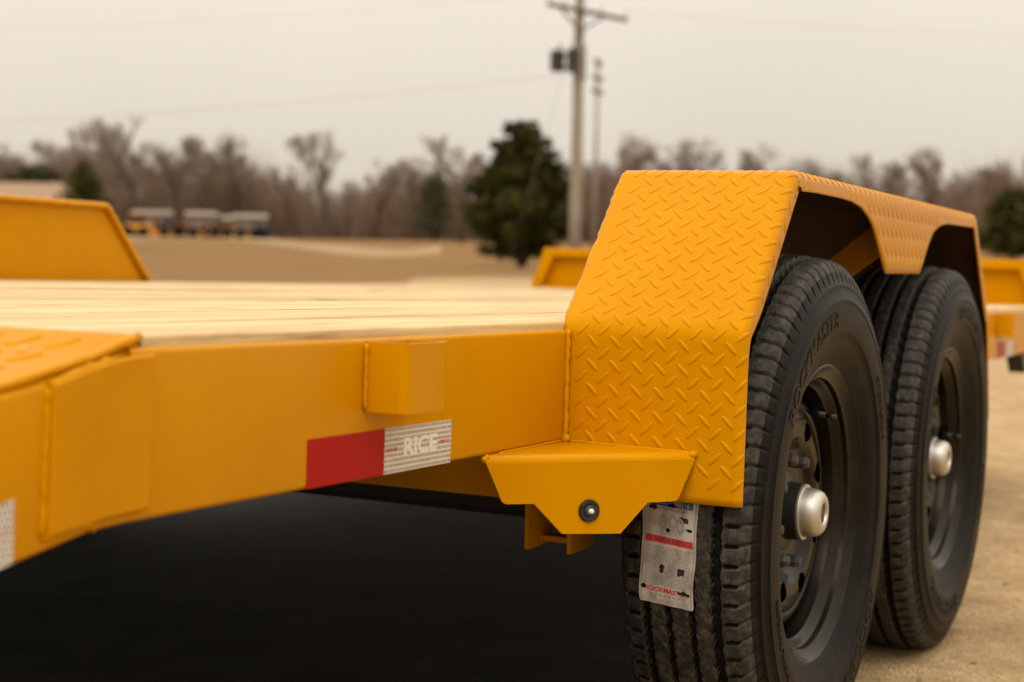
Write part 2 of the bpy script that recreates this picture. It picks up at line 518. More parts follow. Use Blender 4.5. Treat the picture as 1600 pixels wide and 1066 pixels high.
def rough_bead(mb, pts, r, n=7, step=0.006, amp=0.35, rs=None):
    """a lumpy weld bead along a polyline"""
    rs = rs or random
    P = [Vector(p) for p in pts]; out = []; rad = []
    for a, b in zip(P[:-1], P[1:]):
        k = max(2, int((b-a).length/step))
        for i in range(k):
            t = i/k
            out.append(a.lerp(b, t) + Vector([rs.uniform(-1, 1)*r*0.14 for _ in range(3)]))
            rad.append(r*(1 + amp*(0.5*math.sin(i*2.1) + rs.uniform(-0.5, 0.5))))
    out.append(P[-1]); rad.append(r*0.7)
    mb.tube(out, rad, n)


# ------------------------------------------------------------------ terrain
PLN = TILT @ Vector((0, 0, 1))


def sstep(a, b, x):
    t = min(1, max(0, (x-a)/(b-a))); return t*t*(3-2*t)


def ground_z(x, y):
    r = math.hypot(x-0.5, y-0.6)
    plane = -(PLN.x*x + PLN.y*y)/PLN.z
    w = 1 - sstep(7, 26, r)
    return plane*w + 0.85*sstep(60, 150, r) + 0.10*math.sin(x*0.05+1)*math.sin(y*0.043)*sstep(20, 60, r)


def on_ground(u, depth):
    """the point of the ground straight below pixel column u, at a distance along the view"""
    d = Fw + Rw*((u-800)/FPX)
    d.z = 0
    p = CAM + d*depth
    return Vector((p.x, p.y, ground_z(p.x, p.y)))


def sheet_mesh(name, radii, n, keep=None, lift=0.0, centre=(0.5, 0.6)):
    V = [(centre[0], centre[1], ground_z(*centre)+lift)]; Fs = []
    for r in radii:
        for k in range(n):
            t = 2*math.pi*k/n
            x, y = centre[0]+r*math.cos(t), centre[1]+r*math.sin(t)
            V.append((x, y, ground_z(x, y)+lift))
    for k in range(n):
        Fs.append((0, 1+k, 1+(k+1) % n))
    for i in range(len(radii)-1):
        for k in range(n):
            a, b = 1+i*n+k, 1+i*n+(k+1) % n
            Fs.append((a, a+n, b+n, b))
    me = bpy.data.meshes.new(name); me.from_pydata(V, [], Fs)
    return me


radii = [1, 2, 3.5, 5, 7, 9, 11, 13, 15, 17, 19, 21, 23, 25, 27, 30, 35, 42, 50, 60, 70, 80, 90, 100, 110, 120, 130, 140, 150, 165, 190, 240, 320, 450, 700, 1100, 1800]
g = finish(sheet_mesh('ground', radii, 96), 'ground', M['field'], smooth=True)
tag(g, kind='structure')


def strip(name, outline, material, lift, n=40):
    """a sheet over the ground between two sides given as lists of (x, y)"""
    A, B = outline
    V = []; Fs = []
    rows = len(A)
    for i in range(rows):
        for j in range(n+1):
            t = j/n
            x = A[i][0]*(1-t)+B[i][0]*t; y = A[i][1]*(1-t)+B[i][1]*t
            V.append((x, y, ground_z(x, y)+lift))
    for i in range(rows-1):
        for j in range(n):
            a = i*(n+1)+j
            Fs.append((a, a+1, a+n+2, a+n+1))
    me = bpy.data.meshes.new(name); me.from_pydata(V, [], Fs)
    o = finish(me, name, material, smooth=True)
    return tag(o, kind='structure')


# the gravel lot round the trailer
A = []; B = []
for i in range(61):
    x = -16 + i*0.8
    A.append((x, -14+1.2*math.sin(x*0.5))); B.append((x, 15+0.8*math.sin(x*0.7+1)))
strip('gravel_lot', (A, B), M['gravel'], 0.006, 60)
# dark ground sheet, its colour standing in for shade under the deck
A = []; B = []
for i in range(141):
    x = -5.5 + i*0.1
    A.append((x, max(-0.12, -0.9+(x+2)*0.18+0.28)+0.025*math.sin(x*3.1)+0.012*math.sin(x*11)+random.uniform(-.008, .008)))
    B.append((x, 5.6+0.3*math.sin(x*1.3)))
strip('deck_shade_pad', (A, B), M['deck_shade'], 0.011, 40)
# pale dirt track across the field
A = []; B = []
for i in range(40):
    u = 180 + i*13
    d0 = 104 + 20*math.sin(i*0.16) - 0.9*max(0, i-24); d1 = d0 + 22 + 4*math.sin(i*0.5)
    a = on_ground(u, d0); b = on_ground(u, d1)
    A.append((a.x, a.y)); B.append((b.x, b.y))
strip('dirt_track', (A, B), M['track'], 0.03, 12)

# loose stones on the gravel beside the wheels
V = []; Fs = []
oct_ = np.array([(1, 0, 0), (0, 1, 0), (-1, 0, 0), (0, -1, 0), (0, 0, 1), (0, 0, -1), (.6, .6, .5), (-.6, .5, .5)])
of = [(0, 6, 4), (6, 1, 4), (1, 7, 4), (7, 2, 4), (2, 3, 4), (3, 0, 4), (1, 6, 0, 5), (2, 7, 1, 5), (3, 2, 5), (0, 3, 5)]
sb = MB()
for _ in range(2600):
    x = random.uniform(-0.5, 7.5); y = random.uniform(-3.2, -0.16)
    s = random.choice((0.0025, 0.003, 0.004, 0.005, 0.007)) * random.uniform(.7, 1.3)
    if random.random() < 0.05: s *= 2.0
    a = random.uniform(0, 6.28); c, q = math.cos(a), math.sin(a)
    z = ground_z(x, y)+0.006
    P = oct_*np.array([s*random.uniform(.8, 1.4), s, s*0.6])
    sb.add([(x+p[0]*c-p[1]*q, y+p[0]*q+p[1]*c, z+p[2]+s*0.2) for p in P], of)
tag(sb.build('loose_stones', M['stone']), 'loose tan stones scattered over the gravel by the wheels', 'gravel', kind='stuff')

# ------------------------------------------------------------------ the trailer
trailer = empty('equipment_trailer', TR_LOC, TILT.to_euler())
tag(trailer, 'yellow tandem axle equipment trailer with pine plank deck, filling the foreground', 'trailer')
W = 2.127                    # deck width between the rails
RH = 0.1524                  # rail height
FW = 0.2535                  # fender width
YEL = M['yellow']


def rail_profile(y0, sgn):
    """C channel: outline in (y,z); outer face at y0, flanges running inward (sgn)"""
    r = 0.006
    out = []
    for k in range(5):
        t = math.pi/2*k/4
        out.append((y0+sgn*(r-r*math.cos(t)), -r+r*math.sin(t)))
    out += [(y0+sgn*0.05, 0.0), (y0+sgn*0.05, -0.008), (y0+sgn*0.008, -0.010), (y0+sgn*0.008, -RH+0.010), (y0+sgn*0.05, -RH+0.008), (y0+sgn*0.05, -RH)]
    for k in range(5):
        t = math.pi/2*k/4
        out.append((y0+sgn*(r-r*math.sin(t)), -RH+r-r*math.cos(t)))
    return out


def rail(name, y0, sgn, label=None):
    mb = MB()
    prof = rail_profile(y0, sgn)
    xs = [-0.905, -0.4, 0.1, 0.6, 1.2, 2.4, 3.6, 4.35]
    n = len(prof); vs = []; fs = []
    for x in xs:
        vs += [(x, y, z) for y, z in prof]
    for i in range(len(xs)-1):
        for k in range(n):
            k2 = (k+1) % n
            fs.append((i*n+k, i*n+k2, (i+1)*n+k2, (i+1)*n+k))
    fs += [tuple(range(n)), tuple((len(xs)-1)*n+k for k in range(n))]
    mb.add(vs, fs)
    return mb.build(name, YEL, trailer, angle=35)


rail('side_rail', 0.0, 1)
rail('side_rail', W, -1)


def dz(x):                   # how far the dovetail has dropped at x
    return 0.0 if x > -0.86 else (x+0.86)*0.158


def dovetail(y0, sgn):
    mb = MB(); r = 0.006
    xs = [-0.9052, -0.95, -1.0, -1.06, -1.3, -1.7, -2.15]
    vs = []; fs = []
    for x in xs:
        top = dz(x)-0.0015; bot = -RH if x > -0.93 else -RH+(x+0.94)*0.160
        if x < -1.9: bot = max(bot, top-0.10)
        for k in range(4):
            t = math.pi/2*k/3
            vs.append((x, y0+sgn*(r-r*math.cos(t)), top-r+r*math.sin(t)))
        vs.append((x, y0+sgn*0.05, top)); vs.append((x, y0+sgn*0.05, top-0.008)); vs.append((x, y0+sgn*0.008, top-0.01))
        vs.append((x, y0+sgn*0.008, bot+0.01)); vs.append((x, y0+sgn*0.05, bot+0.008)); vs.append((x, y0+sgn*0.05, bot))
        for k in range(4):
            t = math.pi/2*k/3
            vs.append((x, y0+sgn*(r-r*math.sin(t)), bot+r-r*math.cos(t)))
    n = 14
    for i in range(len(xs)-1):
        for k in range(n):
            k2 = (k+1) % n
            fs.append((i*n+k, i*n+k2, (i+1)*n+k2, (i+1)*n+k))
    fs += [tuple(range(n)), tuple((len(xs)-1)*n+k for k in range(n))]
    mb.add(vs, fs)
    return mb.build('dovetail_rail', YEL, trailer, angle=30)


dovetail(0.0, 1)
dovetail(W, -1)

# splice plate over the bend of the near rail, with its bead
mb = MB()
top = [(-0.881, -0.006), (-0.90, -0.0065), (-0.925, -0.009), (-0.95, -0.013), (-0.975, -0.0185), (-1.0055, -0.0262)]
bot = [(-1.0085, -0.1495), (-0.975, -0.1463), (-0.952, -0.1442), (-0.94, -0.1428), (-0.884, -0.1410)]
poly = top + bot
n = len(poly); th = 0.0065
vs = []
for y, ins in ((-0.0002, 0.0), (-th+0.0015, 0.0), (-th, 0.0015)):
    cx = -0.945; cz = -0.08
    for x, z in poly:
        vs.append((x+(ins if x < cx else -ins), y, z+(ins if z < cz else -ins)))
fs = [tuple(range(2*n, 3*n))]
for L_ in range(2):
    for i in range(n):
        j = (i+1) % n
        fs.append((L_*n+i, L_*n+j, (L_+1)*n+j, (L_+1)*n+i))
mb.add(vs, fs)
sp = mb.build('splice_plate', YEL, trailer, angle=35)
wb = MB()
rough_bead(wb, [(-1.0075, -0.0005, -0.030), (-1.0105, -0.0005, -0.149)], 0.0034, step=0.005, amp=0.22)
rough_bead(wb, [(-1.0105, -0.001, -0.1505), (-0.965, -0.001, -0.1465), (-0.951, -0.001, -0.1455)], 0.0034)
rough_bead(wb, [(-1.0055, -0.0015, -0.026), (-0.965, -0.0015, -0.0155), (-0.925, -0.0015, -0.008)], 0.003)
rough_bead(wb, [(-0.9495, -0.0003, -0.1455), (-0.9495, -0.0003, -0.1535)], 0.0022)
wb.build('weld_bead', M['yellow_weld'], sp, smooth=True)

# ---- plank deck
deck = empty('deck'); deck.parent = trailer
n_pl = 12
edge = 0.007
pw = (W-2*edge)/n_pl
base_pl = MB()
seg = 26
prof_w, prof_h, rr = pw-0.009, 0.038, 0.0045
sec = []
for cx, cz, a0 in ((prof_w-rr, -rr, 0), (rr, -rr, 90)):
    for k in range(4):
        t = math.radians(a0+30*k)
        sec.append((cx+rr*math.cos(t), cz+rr*math.sin(t)))
sec += [(0, -prof_h), (prof_w, -prof_h)]
rp = random.Random(5)
protos = []
for vnt in range(4):
    b = MB(); vs = []; fs = []
    n = len(sec)
    for i in range(seg+1):
        x = -0.885 + (4.28+0.885)*(i/seg)**1.6
        wob = 0.0012*math.sin(x*3+vnt*2); rise = 0.0014*math.sin(x*1.7+vnt)
        vs += [(x, y+wob, z+rise) for y, z in sec]
    for i in range(seg):
        for k in range(n):
            k2 = (k+1) % n
            fs.append((i*n+k, i*n+k2, (i+1)*n+k2, (i+1)*n+k))
    fs += [tuple(range(n)), tuple(seg*n+k for k in range(n))]
    b.add(vs, fs)
    protos.append(b)
pmesh = []
for i in range(n_pl):
    y = edge + i*pw
    z = 0.012 + (0.0 if i == 0 else rp.uniform(-0.0022, 0.0022))
    if i < 4:
        o = protos[i].build('plank', M['wood'], deck, angle=40, loc=(0, y, z)); pmesh.append(o.data)
    else:
        o = bpy.data.objects.new('plank', pmesh[i % 4]); col.objects.link(o); o.parent = deck; o.location = (0, y, z)

# ---- diamond plate lugs
LUG = [(-1, 0), (-0.72, 0.62), (-0.2, 0.98), (0.3, 0.98), (0.78, 0.6), (1, 0), (0.78, -0.6), (0.3, -0.98), (-0.2, -0.98), (-0.72, -0.62)]
LI = [(-0.70, 0), (0.70, 0), (0.0, 0.32), (0.0, -0.32)]


def lugs(mb, surf, s0, s1, t0, t1, ok=None, pitch=0.0325, ln=0.0126, wd=0.0037, hh=0.0012, ang=45):
    """raised bars of a checker plate laid over surf(s,t) -> (point, normal)"""
    ns = int((s1-s0)/pitch)+2; nt = int((t1-t0)/pitch)+2
    for i in range(-1, ns*2):
        for j in range(-1, nt*2):
            if (i+j) % 2:
                continue
            kind = i % 2
            sc = s0 + i*pitch/2; tc = t0 + 0.007 + j*pitch/2
            a = math.radians(ang if kind else 180-ang)
            ca, sa = math.cos(a), math.sin(a)

            def st(x, y, k=1.0):
                X, Y = x*ln*k, y*wd*k
                return sc + X*sa + Y*ca, tc + X*ca - Y*sa
            pts = [st(*q) for q in LUG]
            if not all(s0 <= q[0] <= s1 and t0 <= q[1] <= t1 for q in pts):
                continue
            if ok and not all(ok(*q) for q in pts):
                continue
            ring = []; mid = []; top = []
            for q in LUG:
                p, nn = surf(*st(*q)); ring.append(p - nn*0.0003)
            for q in LUG:
                p, nn = surf(*st(q[0]*0.90, q[1]*0.66)); mid.append(p + nn*hh*0.72)
            for q in LUG:
                p, nn = surf(*st(q[0]*0.72, q[1]*0.30)); top.append(p + nn*hh)
            n = 10
            fs = [tuple(range(2*n, 3*n))]
            for L_ in range(2):
                for k in range(n):
                    k2 = (k+1) % n
                    fs.append((L_*n+k, L_*n+k2, (L_+1)*n+k2, (L_+1)*n+k))
            mb.add(ring+mid+top, fs)


# ---- fender sheet: a bent profile with a rolled outer edge and a skirt
X1, Z1, ZF, ZB = 0.1942, 0.2311, 0.0085, -0.2205
RX1, RX0 = 1.535, 1.735
corners = [((0.0, ZF), 0.045), ((X1, Z1), 0.024), ((RX1, Z1), 0.03), ((RX0, ZF), 0.045)]
poly = [(0.0, ZB)] + [c[0] for c in corners] + [(1.805, ZB)]


def fillet(poly, rads):
    out = [Vector((*poly[0], 0)).xy]
    for i in range(1, len(poly)-1):
        a, b, c = Vector(poly[i-1]), Vector(poly[i]), Vector(poly[i+1])
        d1 = (a-b).normalized(); d2 = (c-b).normalized()
        half = d1.angle(d2)/2; r = rads[i-1]; t = r/math.tan(half)
        p1 = b+d1*t; p2 = b+d2*t; cen = b+(d1+d2).normalized()*(r/math.sin(half))
        v1 = p1-cen; v2 = p2-cen; tot = v1.angle_signed(v2)
        for k in range(9):
            an = -tot*k/8
            out.append(cen + Vector((v1.x*math.cos(an)-v1.y*math.sin(an), v1.x*math.sin(an)+v1.y*math.cos(an))))
    out.append(Vector(poly[-1]))
    return out


FP = fillet(poly, [c[1] for c in corners])
FS = [0.0]
for a, b in zip(FP[:-1], FP[1:]):
    FS.append(FS[-1]+(b-a).length)
FL = FS[-1]
FN = []
for i in range(len(FP)):
    d = (FP[min(i+1, len(FP)-1)]-FP[max(0, i-1)]).normalized()
    FN.append(Vector((-d.y, d.x)))


def fprof(s):
    s = min(max(s, 0), FL)
    lo, hi = 0, len(FS)-1
    while hi-lo > 1:
        m = (lo+hi)//2
        if FS[m] <= s: lo = m
        else: hi = m
    t = (s-FS[lo])/(FS[hi]-FS[lo])
    return FP[lo].lerp(FP[hi], t), FN[lo].lerp(FN[hi], t).normalized()


RE = 0.011                     # radius of the rolled outer edge
T0 = FW - RE + 0.006           # flat width before the roll (the sheet starts at y = +0.006)
TA = T0 + RE*math.pi/2


def fsurf(s, t):
    p, n = fprof(s)
    N3 = Vector((n.x, 0, n.y))
    P = Vector((p.x, 0.006, p.y))
    if t <= T0:
        return P + Vector((0, -t, 0)), N3
    if t <= TA:
        a = (t-T0)/RE
        return P + Vector((0, -T0-RE*math.sin(a), 0)) - N3*(RE-RE*math.cos(a)), N3*math.cos(a) + Vector((0, -math.sin(a), 0))
    return P + Vector((0, -T0-RE, 0)) - N3*(RE + t-TA), Vector((0, -1, 0))


# lower edge of the skirt, as (x, z) along the top, measured on the fender's side
SK = [(0.20, 0.203), (0.30, 0.2055), (0.44, 0.2055), (0.50, 0.204), (0.56, 0.198), (0.61, 0.185), (0.645, 0.170), (0.744, 0.0945),
      (1.003, 0.0975), (1.075, 0.158), (1.11, 0.179), (1.16, 0.192), (1.23, 0.1994), (1.40, 0.2020), (1.50, 0.2030), (1.56, 0.203)]
S_TOP0 = FS[18]; S_TOP1 = FS[19]


def lip(s):
    p, n = fprof(s)
    if p.x > 0.215 and p.x < 1.52:
        for (x0, z0), (x1, z1) in zip(SK[:-1], SK[1:]):
            if x0 <= p.x <= x1:
                return Z1-RE-(z0+(z1-z0)*(p.x-x0)/(x1-x0))
    e = min(s, FL-s)
    return 0.018*sstep(0.17, 0.30, e)


fender = empty('fender'); fender.parent = trailer
ss = sorted(set([round(x, 4) for x in FS] + [round(FL*i/230, 4) for i in range(231)]))
tt = [0.0, 0.002] + [0.03+0.02*i for i in range(int((T0-0.03)/0.02)+1)]
tt = [t for t in tt if t < T0-0.003] + [T0]
vs = []; fs = []
for s in ss:
    row = [fsurf(s, t)[0] for t in tt]
    row += [fsurf(s, T0+(TA-T0)*k/5)[0] for k in range(1, 6)]
    l = lip(s)
    row += [fsurf(s, TA+max(l, 0.0004)*k/6)[0] for k in range(1, 7)]
    vs += row
nn = len(tt)+11
for i in range(len(ss)-1):
    for k in range(nn-1):
        fs.append((i*nn+k, (i+1)*nn+k, (i+1)*nn+k+1, i*nn+k+1))
mb = MB(); mb.add(vs, fs)
fsheet = mb.build('fender_sheet', [YEL, M['well_shade']], fender, angle=50)
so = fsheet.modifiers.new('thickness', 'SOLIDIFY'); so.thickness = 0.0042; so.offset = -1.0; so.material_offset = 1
fm = fsheet.data
if fm.polygons[0].normal.x > 0:
    fm.flip_normals()
lb = MB()
lugs(lb, fsurf, 0.012, FL-0.012, 0.004, TA+0.14, ok=lambda s, t: t < TA+lip(s)-0.001)
lo = lb.build('tread_pattern', YEL, fender, angle=60)
tag(lo, kind='stuff')

# inner panel that closes the fender towards the deck, set back from the sheet's edge
mb = MB()
pp = []
for s in [FL*i/160 for i in range(161)]:
    p, n = fprof(s)
    q = p - n*0.004
    pp.append((q.x, max(q.y, -0.10)))
pp2 = []
for q in pp:
    if not pp2 or (abs(q[0]-pp2[-1][0])+abs(q[1]-pp2[-1][1])) > 1e-4: pp2.append(q)
mb.prism(pp2, 'Y', -0.0050, -0.0100)
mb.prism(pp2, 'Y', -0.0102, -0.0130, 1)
mb.build('inner_panel', [YEL, M['well_shade']], fender)
# stiffening bar under the top, seen through the wheel opening
mb = MB()
mb.prism([(-0.0155, -0.030), (-0.0155, 0.030), (-0.2380, 0.2090), (-0.2380, 0.1450)], 'X', 0.850, 0.856)
mb.build('brace', YEL, fender)
# bead where the fender front meets the rail
wb = MB()
rough_bead(wb, [(-0.0045, -0.002, 0.0), (-0.0045, -0.002, -0.05), (-0.0042, -0.0025, -0.1), (-0.004, -0.003, -0.147)], 0.0040, step=0.005, amp=0.22)
rough_bead(wb, [(-0.010, -0.004, -0.146), (-0.004, -0.006, -0.150)], 0.006)
wb.build('weld_bead', M['yellow_weld'], fender, smooth=True)
# rolled bead along the fender's deck side edge
wb = MB()
pts = []
for s in [0.222+(FL-0.43)*i/120 for i in range(121)]:
    p, n = fprof(s)
    q = p - n*0.0086
    pts.append((q.x, 0.0040, q.y))
rough_bead(wb, pts, 0.0088, n=10, step=0.012, amp=0.05)
wb.build('rolled_edge', YEL, fender, smooth=True)

# far fender: same pieces across the deck
far = empty('fender', (0, W, 0)); far.parent = trailer; far.scale = (1, -1, 1)
for ch in list(fender.children):
    c = ch.copy(); col.objects.link(c); c.parent = far

# ---- stake pocket
pk = empty('stake_pocket'); pk.parent = trailer
mb = MB()
x0, x1, yo, zt, zb_ = -0.524, -0.430, -0.052, -0.0035, -0.079
r = 0.011
outl = [(x0, -0.0004)]
for k in range(7):
    t = math.pi + math.pi/2*k/6
    outl.append((x0+r+r*math.cos(t), yo+r+r*math.sin(t)))
for k in range(7):
    t = 1.5*math.pi + math.pi/2*k/6
    outl.append((x1-r+r*math.cos(t), yo+r+r*math.sin(t)))
outl.append((x1, -0.0004))
inn = [(x0+0.0045, -0.0004)]
r2 = r-0.0045
for k in range(7):
    t = math.pi + math.pi/2*k/6
    inn.append((x0+r+r2*math.cos(t), yo+r+r2*math.sin(t)))
for k in range(7):
    t = 1.5*math.pi + math.pi/2*k/6
    inn.append((x1-r+r2*math.cos(t), yo+r+r2*math.sin(t)))
inn.append((x1-0.0045, -0.0004))
n = len(outl)
vs = [(x, y, zb_) for x, y in outl] + [(x, y, zt) for x, y in outl] + [(x, y, zt) for x, y in inn] + [(x, y, zb_) for x, y in inn]
fs = []
for i in range(n-1):
    for a in range(4):
        b = (a+1) % 4
        fs.append((a*n+i, a*n+i+1, b*n+i+1, b*n+i))
mb.add(vs, fs)
mb.build('pocket_wall', YEL, pk, angle=40)
wb = MB()
rough_bead(wb, [(x0-0.0015, -0.0025, zt-0.002), (x0-0.0015, -0.0025, zb_+0.002)], 0.0027, step=0.0045, amp=0.25)
wb.build('weld_bead', M['yellow_weld'], pk, smooth=True)
wb = MB()
rough_bead(wb, [(x1+0.001, -0.002, zt-0.004), (x1+0.001, -0.002, zb_+0.004)], 0.003)
wb.build('weld_bead', M['yellow_weld'], pk, smooth=True)

# ---- reflective tape on the near rail (2 inch tape, 6 inch lengths)
def tape(x0, x1, z0, material, name, label, slope=0.0, y=-0.0006):
    mb = MB()
    h = 0.0508
    vs = [(0, 0, 0), (x1-x0, 0, slope*(x1-x0)), (x1-x0, 0, slope*(x1-x0)+h), (0, 0, h)]
    vs += [(a, 0.0005, c) for a, b, c in vs]
    mb.add(vs, [(0, 1, 2, 3), (7, 6, 5, 4), (0, 4, 5, 1), (1, 5, 6, 2), (2, 6, 7, 3), (3, 7, 4, 0)])
    o = mb.build(name, material, trailer, loc=(x0, y, z0))
    tag(o, label)
    return o


XT = -0.631
tr_ = tape(XT, XT+0.1524, -RH+0.0008, M['tape_red'], 'reflective_tape', 'red half of the reflective tape')
tw_ = tape(XT+0.1524, XT+0.3048, -RH+0.0008, M['tape_white'], 'reflective_tape', 'silver white half of the reflective tape with lettering')


def flat_text(mb, body, size, cx, cz, mi=0, stretch=1.0, bold=0.0, y=-0.0004, rot=0.0):
    V, Fc = text_mesh(body, size, bold=bold, stretch=stretch)
    c, s = math.cos(rot), math.sin(rot)
    mb.add([(cx+x*c-z*s, y, cz+x*s+z*c) for x, z, _ in V], Fc, mi)


mb = MB(); flat_text(mb, 'RICE', 0.0265, 0.0790, 0.0262, 0, 1.42, 0.0011); mb.build('logo_lettering', M['print_white'], tw_)
for cx in (0.0145, 0.1365):
    mb = MB(); flat_text(mb, 'DOT-C2', 0.0062, cx, 0.0262, 0, 1.0, 0.0001); mb.build('small_lettering', M['print_red'], tw_)
# the next length of tape on the dovetail
t2 = tape(-1.195, -1.0425, -0.1905, M['tape_white'], 'reflective_tape', 'silver white tape on the dovetail at the left edge', 0.158)
mb = MB()
V, Fc = text_mesh('DOT-C2', 0.0062)
mb.add([(0.1365+x, -0.0004, 0.0262+z+0.158*(0.1365+x)) for x, z, _ in V], Fc)
mb.build('lettering', M['print_red'], t2)

# ---- corner bracket with the marker light
br = empty('light_bracket'); br.parent = trailer
A0 = Vector((-0.24, 0.0, 0)); E1 = Vector((0.24, -0.193, 0)).normalized(); NB = Vector((-0.193, -0.24, 0)).normalized()


def bp_(a, z, off=0.0):
    return A0 + E1*a + NB*off + Vector((0, 0, z))


def round_poly(poly, rads, k=5):
    out = []
    n = len(poly)
    for i in range(n):
        a, b, c = Vector(poly[i-1]), Vector(poly[i]), Vector(poly[(i+1) % n])
        r = rads[i]
        if r <= 0:
            out.append(tuple(b)); continue
        d1 = (a-b).normalized(); d2 = (c-b).normalized(); half = d1.angle(d2)/2
        t = min(r/math.tan(half), (a-b).length*0.45, (c-b).length*0.45)
        p1, p2 = b+d1*t, b+d2*t
        for j in range(k+1):
            u = j/k
            out.append(tuple((1-u)**2*p1 + 2*u*(1-u)*b + u*u*p2))
    return out


mb = MB()
Rb = 0.010
ztop = -0.1520
front = round_poly([(0.0045, ztop-Rb), (0.3035, ztop-Rb-0.001), (0.2800, -0.2160), (0.2350, -0.2168), (0.1965, -0.2558), (0.1125, -0.2530), (0.0715, -0.2134), (0.0290, -0.2128)],
                   [0, 0, 0.010, 0.002, 0.004, 0.004, 0.002, 0.010])
n = len(front)
vs = [bp_(a, z, 0.0) for a, z in front] + [bp_(a, z, -0.006) for a, z in front]
fs = [tuple(range(n)), tuple(range(2*n-1, n-1, -1))]
for i in range(n):
    j = (i+1) % n
    fs.append((i, j, n+j, n+i))
mb.add(vs, fs)
# bend to the top flange, then the flange running back into the corner
rows = []
for k in range(7):
    t = math.pi/2*k/6
    z = ztop-Rb+Rb*math.sin(t); off = -(Rb-Rb*math.cos(t)); g_ = 0.0045*(1-k/6)
    rows.append([bp_(g_+(0.3075-2*g_)*i/6, z-0.0008*(i/6), off) for i in range(7)])
C0 = Vector((0.0, 0.001, ztop-0.0005))
for k in (0.35, 0.7, 1.0):
    rows.append([rows[6][i].lerp(C0, k) for i in range(7)])
vs = [p for r_ in rows for p in r_]
fs = []
for i in range(len(rows)-1):
    for k in range(6):
        fs.append((i*7+k, i*7+k+1, (i+1)*7+k+1, (i+1)*7+k))
mb.add(vs, fs)
mb.build('bracket_plate', YEL, br, angle=40)
wb = MB()
rough_bead(wb, [bp_(0.002, ztop-0.004, -0.004), (-0.18, -0.001, -0.1515), (-0.1, -0.0005, -0.1515), (-0.006, -0.0005, -0.151)], 0.0016, amp=.3)
rough_bead(wb, [(-0.002, -0.004, -0.151), (-0.0015, -0.1, -0.1525), (-0.002, -0.186, -0.1535)], 0.0018, amp=.3)
rough_bead(wb, [bp_(-0.001, ztop-0.006, -0.001), bp_(0.009, ztop-0.001, -0.006)], 0.0042, step=0.003)
rough_bead(wb, [bp_(0.298, ztop-0.003, -0.005), bp_(0.308, ztop-0.005, -0.001)], 0.0042, step=0.003)
wb.build('weld_bead', M['yellow_weld'], br, smooth=True)
ml_ = MB()
prof_g = [(-0.002, 0.0148), (0.0022, 0.0148), (0.0042, 0.0135), (0.0046, 0.0105), (0.0030, 0.0080), (0.0030, 0.0)]
cen = bp_(0.1493, -0.2245)


def disc(mb, prof, mi, n=28):
    vs = []; fs = []
    for k in range(n):
        t = 2*math.pi*k/n
        for off, r_ in prof:
            vs.append(cen + NB*off + E1*(r_*math.cos(t)) + Vector((0, 0, r_*math.sin(t))))
    P = len(prof)
    for k in range(n):
        k2 = (k+1) % n
        for i in range(P-1):
            fs.append((k*P+i, k*P+i+1, k2*P+i+1, k2*P+i))
    mb.add(vs, fs, mi)


disc(ml_, prof_g, 0)
disc(ml_, [(0.0030, 0.0074), (0.0060, 0.0070), (0.0068, 0.0060), (0.0068, 0.0052)], 1)
disc(ml_, [(0.0068, 0.0052), (0.0060, 0.0046), (0.0062, 0.0036)], 0)
disc(ml_, [(0.0060, 0.0038), (0.0094, 0.0032), (0.0108, 0.0018), (0.0112, 0.0)], 2)
tag(ml_.build('marker_light', [M['black_plastic'], M['dark_steel'], M['lens']], br, angle=45), 'round clear marker light in a black rubber grommet')

# ---- dovetail top: checker plate deck behind the planks
dv = empty('dovetail_deck'); dv.parent = trailer


def dsurf(s, t):
    # s runs rearward from x = -0.888, t runs from the near rail to the far rail
    x = -0.888 - s
    z = 0.0045 + 0.158*(x+0.86)*min(1.0, max(0.0, (-0.86-x)/0.07))
    z += 0.0075*max(0.0, 1-(-0.888-x)/0.15)
    nx = -0.158 if x < -0.93 else -0.08
    return Vector((x, 0.0075+t, z)), Vector((nx, 0, 1)).normalized()


vs = []; fs = []
sv = [0, 0.012, 0.03, 0.05, 0.072, 0.1, 0.15, 0.3, 0.6, 0.9, 1.25]
tv = [0, 0.0045, 0.5, 1.0, 1.6, W-0.0445, W-0.04]
for s in sv:
    for t in tv:
        p, n_ = dsurf(s, t)
        if t in (0, W-0.04): p = Vector((p.x, 0.0035 if t == 0 else W-0.0035, dz(p.x)-0.002))
        vs.append(p)
for i in range(len(sv)-1):
    for k in range(len(tv)-1):
        fs.append((i*len(tv)+k, i*len(tv)+k+1, (i+1)*len(tv)+k+1, (i+1)*len(tv)+k))
mb = MB(); mb.add(vs, fs)
pl = mb.build('checker_plate', YEL, dv, smooth=True)
mb = MB()
lugs(mb, dsurf, 0.015, 0.55, 0.02, 1.2, pitch=0.046, ln=0.0165, wd=0.0056, hh=0.0036, ang=60)
tag(mb.build('tread_pattern', YEL, dv, angle=60), kind='stuff')
wb = MB()
pts = [dsurf(s, -0.001)[0]-Vector((0, 0, 0.0015)) for s in (0.0, 0.03, 0.06, 0.09, 0.13, 0.2, 0.4, 0.8)]
rough_bead(wb, pts, 0.0045, amp=0.18, step=0.012)
rough_bead(wb, [dsurf(-0.001, t)[0]-Vector((0, 0, 0.004)) for t in (0.0, 0.2, 0.6, 1.2, 2.0)], 0.0035, amp=.2, step=0.02)
wb.build('weld_bead', M['yellow_weld'], dv, smooth=True)

